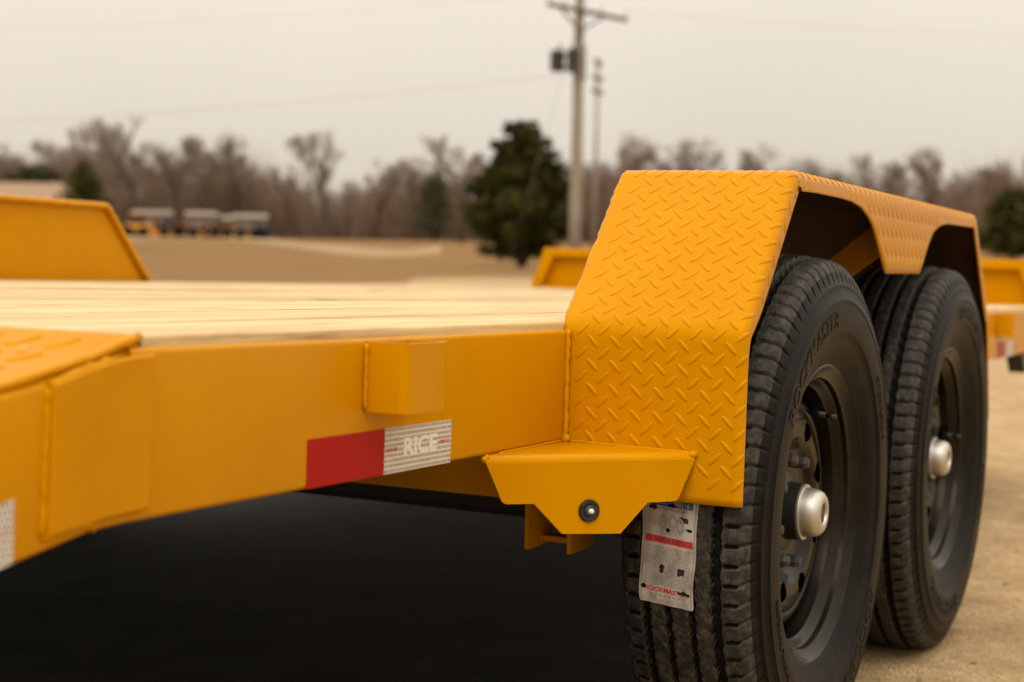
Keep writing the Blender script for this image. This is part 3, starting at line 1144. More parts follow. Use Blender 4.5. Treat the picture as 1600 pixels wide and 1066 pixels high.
# ---- underside: cross members, main beam, spring hangers, axles
for i in range(14):
    x = -1.6 + i*0.42
    drop = dz(x) if x < -0.86 else 0
    mb = MB()
    mb.prism([(x, -0.036+drop), (x+0.05, -0.036+drop), (x+0.05, -0.042+drop), (x+0.006, -0.042+drop), (x+0.006, -0.112+drop), (x+0.05, -0.112+drop), (x+0.05, -0.118+drop), (x, -0.118+drop)], 'Y', 0.012, W-0.012)
    mb.build('cross_member', YEL, trailer)
mb = MB()
mb.prism([(0.02, -0.120), (0.07, -0.120), (0.07, -0.128), (0.028, -0.128), (0.028, -0.234), (0.07, -0.234), (0.07, -0.242), (0.02, -0.242)], 'Y', 0.10, W-0.10)
mb.build('axle_beam', YEL, trailer)
for xh in (0.06, 0.86, 1.66):
    for side in (0, 1):
        mb = MB()
        for y in (0.080, 0.0135):
            yy = y if side == 0 else W-y-0.006
            mb.prism(round_poly([(xh, -0.130), (xh+0.09, -0.130), (xh+0.085, -0.318), (xh+0.004, -0.320)], [0, 0, 0.012, 0.003]), 'Y', yy, yy+0.006)
        ya = 0.0195 if side == 0 else W-0.080
        mb.box((xh+0.045, ya, -0.312), (xh+0.075, ya+0.0605, -0.304))
        mb.box((xh+0.02, ya, -0.150), (xh+0.08, ya+0.0605, -0.142))
        mb.build('spring_hanger', YEL, trailer)
XW, YR, ZW, SP, RRIM, RT = 0.41, -0.248, -0.2774, 0.942, 0.2288, 0.395
for i in range(2):
    xa = XW+SP*i
    mb = MB()
    mb.tube([(xa, 0.02, ZW-0.0), (xa, W/2, ZW+0.0), (xa, W-0.02, ZW)], 0.055, 16)
    mb.build('axle', M['dark_steel'], trailer)
    for y in (0.048, W-0.048):
        mb = MB()
        for k in range(5):
            zz = ZW+0.062+k*0.008
            mb.box((xa-0.33+0.05*k, y-0.024, zz+0.0), (xa+0.33-0.05*k, y+0.024, zz+0.0072))
        mb.box((xa-0.05, y-0.03, ZW-0.062), (xa+0.05, y+0.03, ZW+0.106))
        mb.build('leaf_spring', M['dark_steel'], trailer)

# ---- wheels
YC = -0.166
BH = 0.107        # half width at the bulge
TH = 0.078        # half width of the tread


def tyre_mesh():
    NS = 1170; NB_ = 90
    ys = []; rs = []; zone = []
    # outer bead -> outer sidewall -> tread -> inner side, y measured from the tyre's middle, outer side negative
    side = [(0.084, 0.2260), (0.0885, 0.2300), (0.0905, 0.2360), (0.0935, 0.2410), (0.1000, 0.2520), (0.1055, 0.2650), (0.1090, 0.2780), (0.1105, 0.2788), (0.1112, 0.2810), (0.1125, 0.2950), (0.1130, 0.3080),
            (0.1125, 0.3220), (0.1122, 0.3250), (0.1132, 0.3258), (0.1128, 0.3290), (0.1118, 0.3296), (0.1090, 0.3420), (0.1065, 0.3480), (0.1070, 0.3492), (0.1058, 0.3520), (0.1040, 0.3527), (0.1010, 0.3610), (0.0975, 0.3700), (0.0940, 0.3770), (0.0900, 0.3822), (0.0865, 0.3850)]
    side = [(y*0.942, r) for y, r in side]
    for y, r in side:
        ys.append(-y); rs.append(r); zone.append(0)
    nt = 132
    for i in range(nt+1):
        y = -TH + 2*TH*i/nt
        ys.append(y); rs.append(RT - 0.0085*(abs(y)/TH)**2.4); zone.append(1)
    for y, r in side[::-1]:
        ys.append(y); rs.append(r); zone.append(0)
    Y = np.array(ys); Rr = np.array(rs); Z = np.array(zone)
    th = np.arange(NS)*2*np.pi/NS
    TT, YY = np.meshgrid(th, Y, indexing='ij')
    RR = np.repeat(Rr[None, :], NS, 0)
    D = np.zeros_like(RR); LY = np.zeros_like(RR)
    ph = TT*NB_/(2*np.pi)
    tri = 2*np.abs(2*(ph - np.floor(ph+0.5)))-1
    tread = np.abs(YY) <= TH+1e-6
    for yc in (-0.0500, -0.0168, 0.0168, 0.0500):
        big = abs(yc) > 0.04
        c = yc + (0.0009 if big else 0.0011)*tri
        hw = 0.0060 if big else 0.0042
        d = np.abs(YY-c)
        D += np.where(tread, 0.0135*np.clip((hw+0.0012-d)/0.0012, 0, 1), 0)
    # shoulder notches and fine sipes
    fr = ph*1.0 - np.floor(ph*1.0)
    sh = np.clip((np.abs(YY)-0.0580)/0.003, 0, 1)
    slant = (np.abs(YY)-0.06)*9
    fr2 = (ph + slant*0.4) % 1.0
    fr2 = (ph + slant*0.5 + 0.035*np.sin((np.abs(YY)-0.06)*260)) % 1.0
    notch = np.clip((0.095-np.minimum(fr2, 1-fr2))/0.04, 0, 1)
    bulge = np.abs(fr2-0.5)*2
    shoulder = (RR > 0.352) & (np.abs(YY) > 0.055)
    fade = np.clip((RR-0.352)/0.018, 0, 1)
    D += np.where(shoulder & tread, 0.0068*notch*sh + 0.0008*sh*bulge**4, 0)
    LY += np.where(shoulder & ~tread, 0.0036*notch*fade, 0)
    D += np.where(shoulder & ~tread, 0.0030*notch*fade + 0.0005*fade*bulge**2, 0)
    fr3 = (ph + 0.5 + YY*45) % 1.0
    sipe = np.clip((0.09-np.minimum(fr3, 1-fr3))/0.05, 0, 1)
    rib = tread & (np.abs(YY) < 0.0580)
    zig = np.minimum(np.abs(np.abs(YY)-0.0500), np.abs(np.abs(YY)-0.0168)) < 0.0095
    D += np.where(rib & zig, 0.0030*sipe, 0)
    # rounded blocks
    rs_ = np.random.default_rng(3)
    D += np.where(tread, rs_.normal(0, 0.00025, RR.shape), 0)
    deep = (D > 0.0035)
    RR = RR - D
    YY2 = YY + np.where(YY < 0, LY, -LY)
    V = np.stack([RR*np.cos(TT), YY2, RR*np.sin(TT)], -1).reshape(-1, 3)
    # slight flat where it stands on the ground
    V[:, 2] = np.maximum(V[:, 2], -(DECK_H+ZW) + 0.0) if False else V[:, 2]
    P = len(Y)
    k = np.arange(NS)[:, None]*P; k2 = ((np.arange(NS)+1) % NS)[:, None]*P; i = np.arange(P-1)[None, :]
    Fq = np.stack([k+i, k2+i, k2+i+1, k+i+1], -1).reshape(-1, 4)
    me = fast_mesh('tyre', V, Fq)
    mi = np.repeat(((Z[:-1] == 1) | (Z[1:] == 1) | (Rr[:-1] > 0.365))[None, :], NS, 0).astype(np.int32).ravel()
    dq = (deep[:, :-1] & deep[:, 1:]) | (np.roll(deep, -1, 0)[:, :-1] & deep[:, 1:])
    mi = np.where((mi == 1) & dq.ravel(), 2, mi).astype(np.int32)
    return me, mi


me, mi = tyre_mesh()
wheel = empty('wheel', (XW, YC, ZW)); wheel.parent = trailer
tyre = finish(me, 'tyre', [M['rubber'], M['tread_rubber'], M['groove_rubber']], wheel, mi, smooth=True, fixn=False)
if me.polygons[40].normal.dot(Vector(me.polygons[40].center)) < 0:
    me.flip_normals()

# raised lettering round the outer sidewall


def side_y(r):
    t = [(0.265, 0.1055), (0.279, 0.1105), (0.295, 0.1125), (0.308, 0.113), (0.322, 0.1125), (0.342, 0.109)]
    for (a, b), (c, d) in zip(t[:-1], t[1:]):
        if a <= r <= c: return b+(d-b)*(r-a)/(c-a)
    return 0.11


def arc_text(mb, body, size, rad, mid_deg, stretch, raise_=0.0011, bold=0.0004):
    V, Fc = text_mesh(body, size, bold=bold, stretch=stretch)
    o = []
    for x, y, z in V:
        r = rad+y; a = math.radians(mid_deg) - x/rad
        o.append((r*math.cos(a), -side_y(r)*0.942-raise_, r*math.sin(a)))
    mb.add(o, Fc)
    o2 = [(p[0], p[1]+raise_+0.0004, p[2]) for p in o]
    n = len(o)
    # skirts along the outline
    cnt = {}
    for f in Fc:
        for a, b in zip(f, f[1:]+f[:1]):
            cnt[(a, b)] = 1
    rim = [(a, b) for (a, b) in cnt if (b, a) not in cnt]
    mb.add(o+o2, [(a, b, b+n, a+n) for a, b in rim])


for args in (('ROCKMASTER', 0.036, 0.300, 122, 1.22), ('ST235/80R16', 0.020, 0.300, 30, 1.15), ('ROCKMASTER', 0.036, 0.300, -58, 1.22), ('RADIAL TUBELESS', 0.016, 0.300, 210, 1.15)):
    mb = MB(); arc_text(mb, *args); mb.build('sidewall_lettering', M['rubber'], wheel)

# steel rim, seen from the outer side; y from the tyre's middle
yl = YR - YC                 # outer lip plane
mb = MB()
prof = [(yl+0.012, RRIM-0.016), (yl+0.003, RRIM-0.0005), (yl, RRIM+0.0005), (yl-0.0008, RRIM-0.0025), (yl+0.002, RRIM-0.006), (yl+0.009, RRIM-0.0125), (yl+0.012, RRIM-0.021),
        (yl+0.020, RRIM-0.0225), (yl+0.023, RRIM-0.0265), (yl+0.030, RRIM-0.0285), (yl+0.034, RRIM-0.034), (yl+0.060, RRIM-0.040), (yl+0.095, RRIM-0.042), (yl+0.110, RRIM-0.036), (yl+0.160, RRIM-0.030), (yl+0.172, RRIM-0.004)]
mb.revolve(prof, 96)
# disc with hand holes
NH = 8; n_a = 160
prof_d = [(0.1866, 0.092), (0.1850, 0.075), (0.1800, 0.058), (0.1740, 0.049), (0.1660, 0.0445), (0.1600, 0.0440), (0.1570, 0.0455), (0.1540, 0.0440), (0.1450, 0.0405), (0.1300, 0.0385), (0.1150, 0.0400), (0.1050, 0.0450), (0.0980, 0.0520), (0.0900, 0.0560), (0.0600, 0.0560)]
hole = lambda r, a: (((r-0.128)/0.0145)**2 + (((a % (2*math.pi/NH)) - math.pi/NH)*0.128/0.0185)**2) < 1
vs = []; fs = []
rings = prof_d[:9] + [(0.1450-0.0020*i, float(np.interp(0.1450-0.0020*i, [r for r, y in prof_d[::-1]], [y for r, y in prof_d[::-1]]))) for i in range(1, 27)] + [(0.060, 0.056)]
n_a = 320
for k in range(n_a):
    a = 2*math.pi*k/n_a
    for r_, y in rings:
        vs.append((r_*math.cos(a), yl+y, r_*math.sin(a)))
P = len(rings)
for k in range(n_a):
    k2 = (k+1) % n_a; am = 2*math.pi*(k+0.5)/n_a
    for i in range(P-1):
        rm = (rings[i][0]+rings[i+1][0])/2
        if not hole(rm, am):
            fs.append((k*P+i, k*P+i+1, k2*P+i+1, k2*P+i))
mb.add(vs, fs)
mb.build('rim', M['rim_paint'], wheel, angle=40)
# studs
for k in range(8):
    a = 2*math.pi*(k+0.3)/8
    mb = MB()
    mb.revolve([(yl+0.058, 0.0105), (yl+0.040, 0.0105), (yl+0.034, 0.0075), (yl+0.032, 0.0)], 6, center=(0.0826*math.cos(a), 0, 0.0826*math.sin(a)))
    mb.build('wheel_nut', M['dark_steel'], wheel)
# hub and cap
yl0 = yl; yl = yl+0.020
mb = MB()
mb.revolve([(yl+0.060, 0.0), (yl+0.060, 0.062), (yl+0.034, 0.062), (yl+0.030, 0.0450), (yl+0.008, 0.0432), (yl+0.006, 0.0405), (yl+0.006, 0.0)], 48)
mb.build('hub', M['grease'], wheel, angle=40)
mb = MB()
mb.revolve([(yl+0.0085, 0.0425), (yl+0.005, 0.0432), (yl+0.003, 0.0425), (yl+0.0025, 0.0385), (yl-0.004, 0.0375), (yl-0.014, 0.0362), (yl-0.021, 0.0330), (yl-0.0255, 0.0275), (yl-0.0268, 0.0210), (yl-0.0258, 0.0175), (yl-0.0225, 0.0165)], 48, mi=0)
mb.build('hub_cap', M['chrome'], wheel, angle=40)
mb = MB()
mb.revolve([(yl-0.0225, 0.0166), (yl-0.0215, 0.0120), (yl-0.0240, 0.0100), (yl-0.0240, 0.0)], 32)
mb.build('rubber_plug', M['rim_paint'], wheel, angle=40)

yl = yl0
mb = MB()
va = 1.05
mb.tube([(0.172*math.cos(va), yl+0.050, 0.172*math.sin(va)), (0.166*math.cos(va), yl+0.020, 0.166*math.sin(va))], [0.0055, 0.0045], 10)
mb.tube([(0.166*math.cos(va), yl+0.0199, 0.166*math.sin(va)), (0.164*math.cos(va), yl+0.004, 0.164*math.sin(va))], [0.0042, 0.0040], 10)
mb.build('valve_stem', M['black_plastic'], wheel, smooth=True)

# far wheels and the rear one share the meshes
wheel2 = copy_tree(wheel, trailer); wheel2.location = (XW+SP, YC, ZW); wheel2.rotation_euler = (0, 0.85, 0)
for i in range(2):
    w3 = copy_tree(wheel, trailer); w3.location = (XW+SP*i, W-YC, ZW); w3.rotation_euler = (0, 0.4+i, math.pi)

# the paper label still stuck on the front tyre's tread
LBW, LBH = 0.078, 0.168
lab = MB()
FL_MID, FL_Y = math.radians(2.6), -0.0


def lab_pt(a, b, lift):
    """a across the label (-.5 image left .. .5), b from the top (0) to the bottom (1)"""
    ang = math.radians(-10.6 + 23.4*b + 0.55*a*2)
    wav = 0.0011*math.sin(b*17+a*3)*(abs(a)**1.5*2.6) + 0.0006*math.sin(a*21+b*6)
    r = RT + 0.0012 + lift + wav
    y = -0.1535 + 0.0045*b - a*LBW*(1.0-0.02*b) + 0.0012*math.sin(b*9)
    y -= YC
    return (-r*math.cos(ang), y, -r*math.sin(ang))


tears = [((0.24, 0.255), 0.120, 0.022, 0.2), ((0.25, 0.69), 0.060, 0.034, 1.1), ((-0.10, 0.685), 0.055, 0.036, 0.0), ((-0.30, 0.185), 0.08, 0.018, 0.3), ((0.32, 0.865), 0.110, 0.019, 0.1), ((0.03, 0.150), 0.07, 0.017, 2.0), ((0.36, 0.325), 0.06, 0.012, 0.6), ((-0.02, 0.36), 0.03, 0.02, 0.6), ((-0.42, 0.86), 0.05, 0.02, 0.4)]


def torn(a, b):
    for (ca, cb), ra, rb, rot in tears:
        x, y = (a-ca), (b-cb)
        w = 0.28*math.sin(a*60+cb*30)+0.28*math.sin(b*130+ca*40)
        if (x/ra)**2 + (y/rb)**2 < 1+w: return True
    # rounded corners
    if b > 0.965 and abs(a) > 0.46 and ((abs(a)-0.46)/0.04)**2+((b-0.965)/0.035)**2 > 1: return True
    return False


NA, NBL = 64, 120
vs = [lab_pt(i/NA-0.5, j/NBL, 0) for j in range(NBL+1) for i in range(NA+1)]
fs = []; ms = []


def lab_col(a, b):
    if 0.10 < b+0.02*a < 0.165 and -0.36 < a < 0.40: return 1
    if 0.415+0.0 < b < 0.475 and abs(a) < 0.44: return 2
    ed = min(0.5-abs(a), (1-b)*LBH/LBW)
    if 0.030 < ed < 0.044: return 3
    return 0


for j in range(NBL):
    for i in range(NA):
        a, b = (i+.5)/NA-.5, (j+.5)/NBL
        if torn(a, b): continue
        q = j*(NA+1)+i
        fs.append((q, q+1, q+NA+2, q+NA+1)); ms.append(lab_col(a, b))
lab.add(vs, fs); lab.m = ms


def lab_text(body, size, a0, b0, mi, bold=0.0, stretch=1.0, align='CENTER'):
    V, Fc = text_mesh(body, size, bold=bold, stretch=stretch, align=align)
    keep = []
    P = [(a0+x/LBW, b0-y/LBH) for x, y, z in V]
    for f in Fc:
        ca = sum(P[i][0] for i in f)/len(f); cb = sum(P[i][1] for i in f)/len(f)
        if not torn(ca, cb): keep.append(f)
    lab.add([lab_pt(a, b, 0.0003) for a, b in P], keep, mi)


lab_text('ST235/80R16', 0.0088, 0.04, 0.133, 0, 0.0002)
lab_text('RADIAL TRAILER TIRE', 0.0042, 0.04, 0.187, 4)
for k_, (ha, hb) in enumerate(((-0.12, 0.30), (0.06, 0.285), (0.20, 0.31))):
    vs = []
    n = 14
    for q in range(n):
        t = 2*math.pi*q/n
        vs.append(lab_pt(ha+0.075*math.cos(t), hb+0.07*math.sin(t), 0.0003))
    for q in range(n):
        t = 2*math.pi*q/n
        vs.append(lab_pt(ha+0.035*math.cos(t), hb+0.036*math.sin(t), 0.0003))
    lab.add(vs, [(q, (q+1) % n, n+(q+1) % n, n+q) for q in range(n)], 5)
lab_text('! WARNING', 0.0098, 0.02, 0.446, 4, 0.0001, 1.1)
rw = random.Random(2)
for k_ in range(21):
    b = 0.505 + k_*0.0168
    line = ''.join(rw.choice('nmeoiar u') if rw.random() > 0.02 else ' ' for _ in range(44))
    # fine print too small to read: thin broken rules
    a = -0.40
    while a < 0.36:
        wl_ = rw.uniform(0.02, 0.06); a2 = min(a+wl_, 0.40)
        if not torn((a+a2)/2, b) and b < 0.83:
            lab.add([lab_pt(a, b, 0.0003), lab_pt(a2, b, 0.0003), lab_pt(a2, b+0.0062, 0.0003), lab_pt(a, b+0.0062, 0.0003)], [(0, 1, 2, 3)], 3)
        a = a2+0.014
lab_text('ROCKMASTER', 0.0092, 0.0, 0.872, 2, 0.0003, 1.05)
for k_ in range(8):
    a = -0.3+k_*0.085
    lab.add([lab_pt(a, 0.91, 0.0003), lab_pt(a+0.05, 0.91, 0.0003), lab_pt(a+0.05, 0.925, 0.0003), lab_pt(a, 0.925, 0.0003)], [(0, 1, 2, 3)], 5)
lo_ = lab.build('tyre_label', [M['label_paper'], M['print_blue'], M['print_red'], M['print_grey'], M['print_black'], M['print_faint']], wheel, smooth=True)
tag(lo_, 'torn white paper label stuck to the tread, with blue and red bands')

# ---- front headboard across the deck, front tape and stake pocket
XH = 4.30
hb = empty('headboard'); hb.parent = trailer
tag(hb, 'low yellow headboard across the front of the deck')
mb = MB()
mb.prism([(-0.02, 0.0125), (W+0.02, 0.0125), (W-0.045, 0.150), (0.045, 0.150)], 'X', XH+0.040, XH+0.046)
mb.build('panel', YEL, hb)
mb = MB(); mb.box((XH, 0.050, 0.148), (XH+0.05, W-0.050, 0.186), bev=0.004); mb.build('top_rail', YEL, hb, angle=40)
for sgn, y0 in ((1, 0.0), (-1, W)):
    mb = MB()
    mb.prism([(y0-sgn*0.012, 0.0125), (y0+sgn*0.030, 0.0125), (y0+sgn*0.090, 0.1475), (y0+sgn*0.048, 0.185)], 'X', XH-0.001, XH+0.0395)
    mb.build('end_post', YEL, hb)
mb = MB(); mb.box((XH-0.02, 0.052, 0.0126), (XH+0.039, W-0.052, 0.0240)); mb.build('bottom_angle', YEL, hb)
tape(3.368, 3.368+0.1524, -RH+0.0008, M['tape_red'], 'reflective_tape', 'red half of the reflective tape ahead of the wheels')
tape(3.368+0.1524, 3.368+0.3048, -RH+0.0008, M['tape_white'], 'reflective_tape', 'silver white half of the reflective tape ahead of the wheels')
pk2 = copy_tree(pk, trailer); pk2.location = (3.86, 0, 0)
mb = MB()
mb.prism(round_poly([(3.90, -0.158), (4.30, -0.158), (4.30, -0.225), (3.98, -0.225)], [0, 0, 0.02, 0.03]), 'Y', 0.004, 0.06)
mb.build('tool_tray', M['black_plastic'], trailer, angle=40)

# ------------------------------------------------------------------ trees
def skeleton(seed, height, spread, levels, first, lean=0.0, fork=2):
    r = random.Random(seed); segs = []

    def grow(p, d, length, rad, lev):
        n = 3 if lev < 2 else 2
        q = p.copy(); dd = d.copy(); rr_ = rad
        for i in range(n):
            dd = (dd + Vector((r.uniform(-1, 1), r.uniform(-1, 1), r.uniform(-0.15, 0.95)))*(0.10 if lev == 0 else 0.24)).normalized()
            q2 = q + dd*(length/n); r2 = rr_*(0.86 if lev else 0.90)
            segs.append((q, q2, rr_, r2, lev)); q = q2; rr_ = r2
            if lev and lev < levels and i < n-1:
                side = Vector((r.uniform(-1, 1), r.uniform(-1, 1), r.uniform(-0.2, 0.8))).normalized()
                grow(q, (dd*0.6+side*0.8).normalized(), length*r.uniform(0.45, 0.65), rr_*0.5, lev+1)
        if lev < levels:
            kids = (fork+r.randint(0, 1)) if lev == 0 else (3 if lev > 1 else r.randint(2, 3))
            for k in range(kids):
                a = 2*math.pi*(k+r.random())/kids
                side = Vector((math.cos(a), math.sin(a), 0))
                nd = (dd + side*spread*r.uniform(0.6, 1.2)).normalized()
                grow(q, nd, length*r.uniform(0.58, 0.80)*(first if lev == 0 else 1), rr_*r.uniform(0.58, 0.74), lev+1)
    grow(Vector((0, 0, -0.3)), Vector((lean, 0, 1)).normalized(), height*0.36, height*0.0235, 0)
    top = max(s[1].z for s in segs); k = height/top
    return [(a*k, b*k, ra, rb, lv) for a, b, ra, rb, lv in segs]


def segs_to_arrays(segs, nsides, rmin):
    n = len(segs)
    A = np.array([s[0][:] for s in segs]); B = np.array([s[1][:] for s in segs])
    ra = np.maximum(np.array([s[2] for s in segs]), rmin); rb = np.maximum(np.array([s[3] for s in segs]), rmin*0.7)
    D = B-A; D /= np.linalg.norm(D, axis=1)[:, None]+1e-9
    ref = np.where(np.abs(D[:, 2:3]) < 0.9, np.array([[0, 0, 1.0]]), np.array([[1.0, 0, 0]]))
    X = np.cross(D, ref); X /= np.linalg.norm(X, axis=1)[:, None]+1e-9; Y = np.cross(X, D)
    ring = []
    for P, r_ in ((A, ra), (B, rb)):
        for k in range(nsides):
            t = 2*np.pi*k/nsides
            ring.append(P + r_[:, None]*(np.cos(t)*X + np.sin(t)*Y))
    V = np.stack(ring, 1).reshape(-1, 3)
    base = np.arange(n)[:, None]*(2*nsides)
    Fq = np.concatenate([np.stack([base[:, 0]+k, base[:, 0]+(k+1) % nsides, base[:, 0]+nsides+(k+1) % nsides, base[:, 0]+nsides+k], 1) for k in range(nsides)])
    return V, Fq


VAR = []; LOW = []
for sd_, sp_, fk, fi in ((1, 0.46, 2, 1.0), (2, 0.36, 3, 1.1), (3, 0.52, 2, 0.95), (4, 0.30, 2, 1.15), (5, 0.50, 3, 0.95)):
    sg = skeleton(sd_, 10.0, sp_, 6, fi, fork=fk)
    big = [s for s in sg if s[4] <= 2]; small = [s for s in sg if s[4] > 2]
    VAR.append((segs_to_arrays(big, 6, 0.02), segs_to_arrays(small, 3, 0.017)))
    lo_sg = [s for s in skeleton(sd_+20, 10.0, sp_, 5, fi, fork=fk)]
    LOW.append((segs_to_arrays([s for s in lo_sg if s[4] <= 1], 5, 0.03), segs_to_arrays([s for s in lo_sg if s[4] > 1], 3, 0.024)))
VMESH = []
for (V1, F1), (V2, F2) in VAR:
    VMESH.append((fast_mesh('trunk', V1, F1), fast_mesh('crown', V2, F2)))
for a, b in VMESH:
    a.materials.append(M['bark']); b.materials.append(M['twig'])


def bare_tree(u, vtop, depth, var, rot, wide, label):
    p = on_ground(u, depth)
    hz = 380+0.0183*(u-800)
    h = CAM.z - p.z + (hz-vtop)*depth/FPX
    t = empty('bare_tree', p, (0, 0, rot)); t.scale = (h/10*wide, h/10*wide, h/10)
    tag(t, label, 'tree', 'bare winter trees along the field edge')
    for nm, me_ in zip(('trunk', 'crown'), VMESH[var]):
        o = bpy.data.objects.new(nm, me_); col.objects.link(o); o.parent = t
    return t


bare_tree(215, 180, 165, 1, 0.3, 1.0, 'tallest bare tree, standing left of centre above the far row of machines')
bare_tree(120, 186, 150, 2, 1.2, 1.1, 'bare forked tree rising behind the small dark evergreen at left')
bare_tree(268, 212, 175, 3, 2.0, 1.0, 'narrow bare tree just right of the tallest bare tree')
bare_tree(318, 203, 168, 0, 4.0, 1.0, 'bare tree above the left end of the white sheds')
bare_tree(368, 214, 172, 3, 0.8, 0.9, 'slim bare tree above the right end of the white sheds')
bare_tree(442, 252, 140, 2, 2.6, 0.9, 'low dark bare tree with leaning trunk, left of the lone forked one')
bare_tree(512, 200, 140, 0, 5.2, 1.05, 'lone dark trunked bare tree with wide fork in the middle of the field edge')
bare_tree(585, 248, 160, 1, 3.1, 0.95, 'bare tree right of the lone forked one, lower than it')
bare_tree(648, 242, 165, 4, 1.7, 0.8, 'bare tree midway between the lone forked one and the big evergreen')
bare_tree(718, 212, 128, 3, 0.1, 1.1, 'pale bare tree immediately left of the big dark evergreen')
bare_tree(-12, 218, 150, 4, 2.2, 0.9, 'bare tree cut by the left edge of the picture')
bare_tree(962, 205, 150, 1, 4.4, 1.0, 'bare tree just right of the utility pole')
bare_tree(1080, 212, 155, 4, 0.6, 0.9, 'bare tree over the middle of the near fender top')
bare_tree(1155, 222, 150, 0, 2.9, 0.8, 'bare tree over the right half of the near fender front')
bare_tree(1265, 240, 160, 2, 3.6, 0.8, 'bare tree above the bend where the fender side begins')
bare_tree(1375, 236, 150, 3, 5.0, 1.0, 'bare tree above the hanging point of the fender skirt')
bare_tree(1460, 228, 145, 1, 1.1, 0.95, 'bare tree above the far end of the near fender')
bare_tree(1558, 240, 150, 3, 2.3, 1.1, 'bare tree near the right edge of the picture')

# the wood behind them reads as one mass
rw = random.Random(21)
Vs = []; Fs_ = []; off = 0
for i in range(134):
    u = -60 + i*13.0 + rw.uniform(-14, 14)
    d = rw.uniform(185, 250)
    p = on_ground(u, d)
    hmax = 7.8 if 380 < u < 760 else (10.6 if u < 400 else 10.2)
    h = rw.uniform(0.62, 1.0)*hmax*d/185
    (V1, F1), (V2, F2) = LOW[rw.randrange(5)]
    a = rw.uniform(0, 6.28); c, s = math.cos(a), math.sin(a); w_ = rw.uniform(0.85, 1.25)
    Rz = np.array([[c, -s, 0], [s, c, 0], [0, 0, 1]])
    V2s, F2s = V2, F2
    for Va, Fa, q in ((V1, F1, 6), (V2, F2, 3)):
        Vt = (Va*np.array([w_, w_, 1])*h/10) @ Rz.T + np.array(p)
        Vs.append(Vt); Fs_.append(Fa+off); off += len(Vt)
me = fast_mesh('woodland', np.concatenate(Vs), np.concatenate(Fs_))
tag(finish(me, 'woodland', M['twig'], fixn=False), 'brown leafless woodland massed along the far edge of the field', 'woodland', kind='stuff')
# dense brush at the foot of the wood: upright crooked stems
nb = 60000
u = rng.uniform(-120, 1720, nb); d = rng.uniform(172, 215, nb)
Fv = np.array(Fw[:]); Rv = np.array(Rw[:]); C3 = np.array(CAM[:])
dirs = Fv[None, :] + Rv[None, :]*((u-800)/FPX)[:, None]; dirs[:, 2] = 0
base = C3 + dirs*d[:, None]; base[:, 2] = 0.75
tall = rng.random(nb) < 0.72
hgt = np.where(tall, rng.uniform(3.5, 9.8, nb)*np.where((u > 420) & (u < 760), 0.85, 1.0), rng.uniform(1.4, 5.0, nb))*(0.92+0.20*np.sin(u*0.021)+0.14*np.sin(u*0.057+1))
lean = rng.normal(0, 0.28, (nb, 2))
wd_ = np.where(tall, rng.uniform(0.012, 0.034, nb), rng.uniform(0.03, 0.085, nb))
side = np.stack([np.cos(rng.uniform(0, 6.28, nb)), np.sin(rng.uniform(0, 6.28, nb)), np.zeros(nb)], 1)*wd_[:, None]
tip = base + np.concatenate([lean*hgt[:, None], hgt[:, None]], 1)
mid = base*0.45+tip*0.55 + rng.normal(0, 0.12, (nb, 3))
V = np.stack([base-side, base+side, mid+side*1.5, mid-side*1.5, tip], 1).reshape(-1, 3)
b5 = np.arange(nb)*5
F3 = np.concatenate([np.stack([b5, b5+1, b5+2], 1), np.stack([b5, b5+2, b5+3], 1), np.stack([b5+3, b5+2, b5+4], 1)])
tag(finish(fast_mesh('brush', V, F3), 'brush', M['brush'], fixn=False), 'dark brown winter brush along the foot of the woodland', 'brush', kind='stuff')


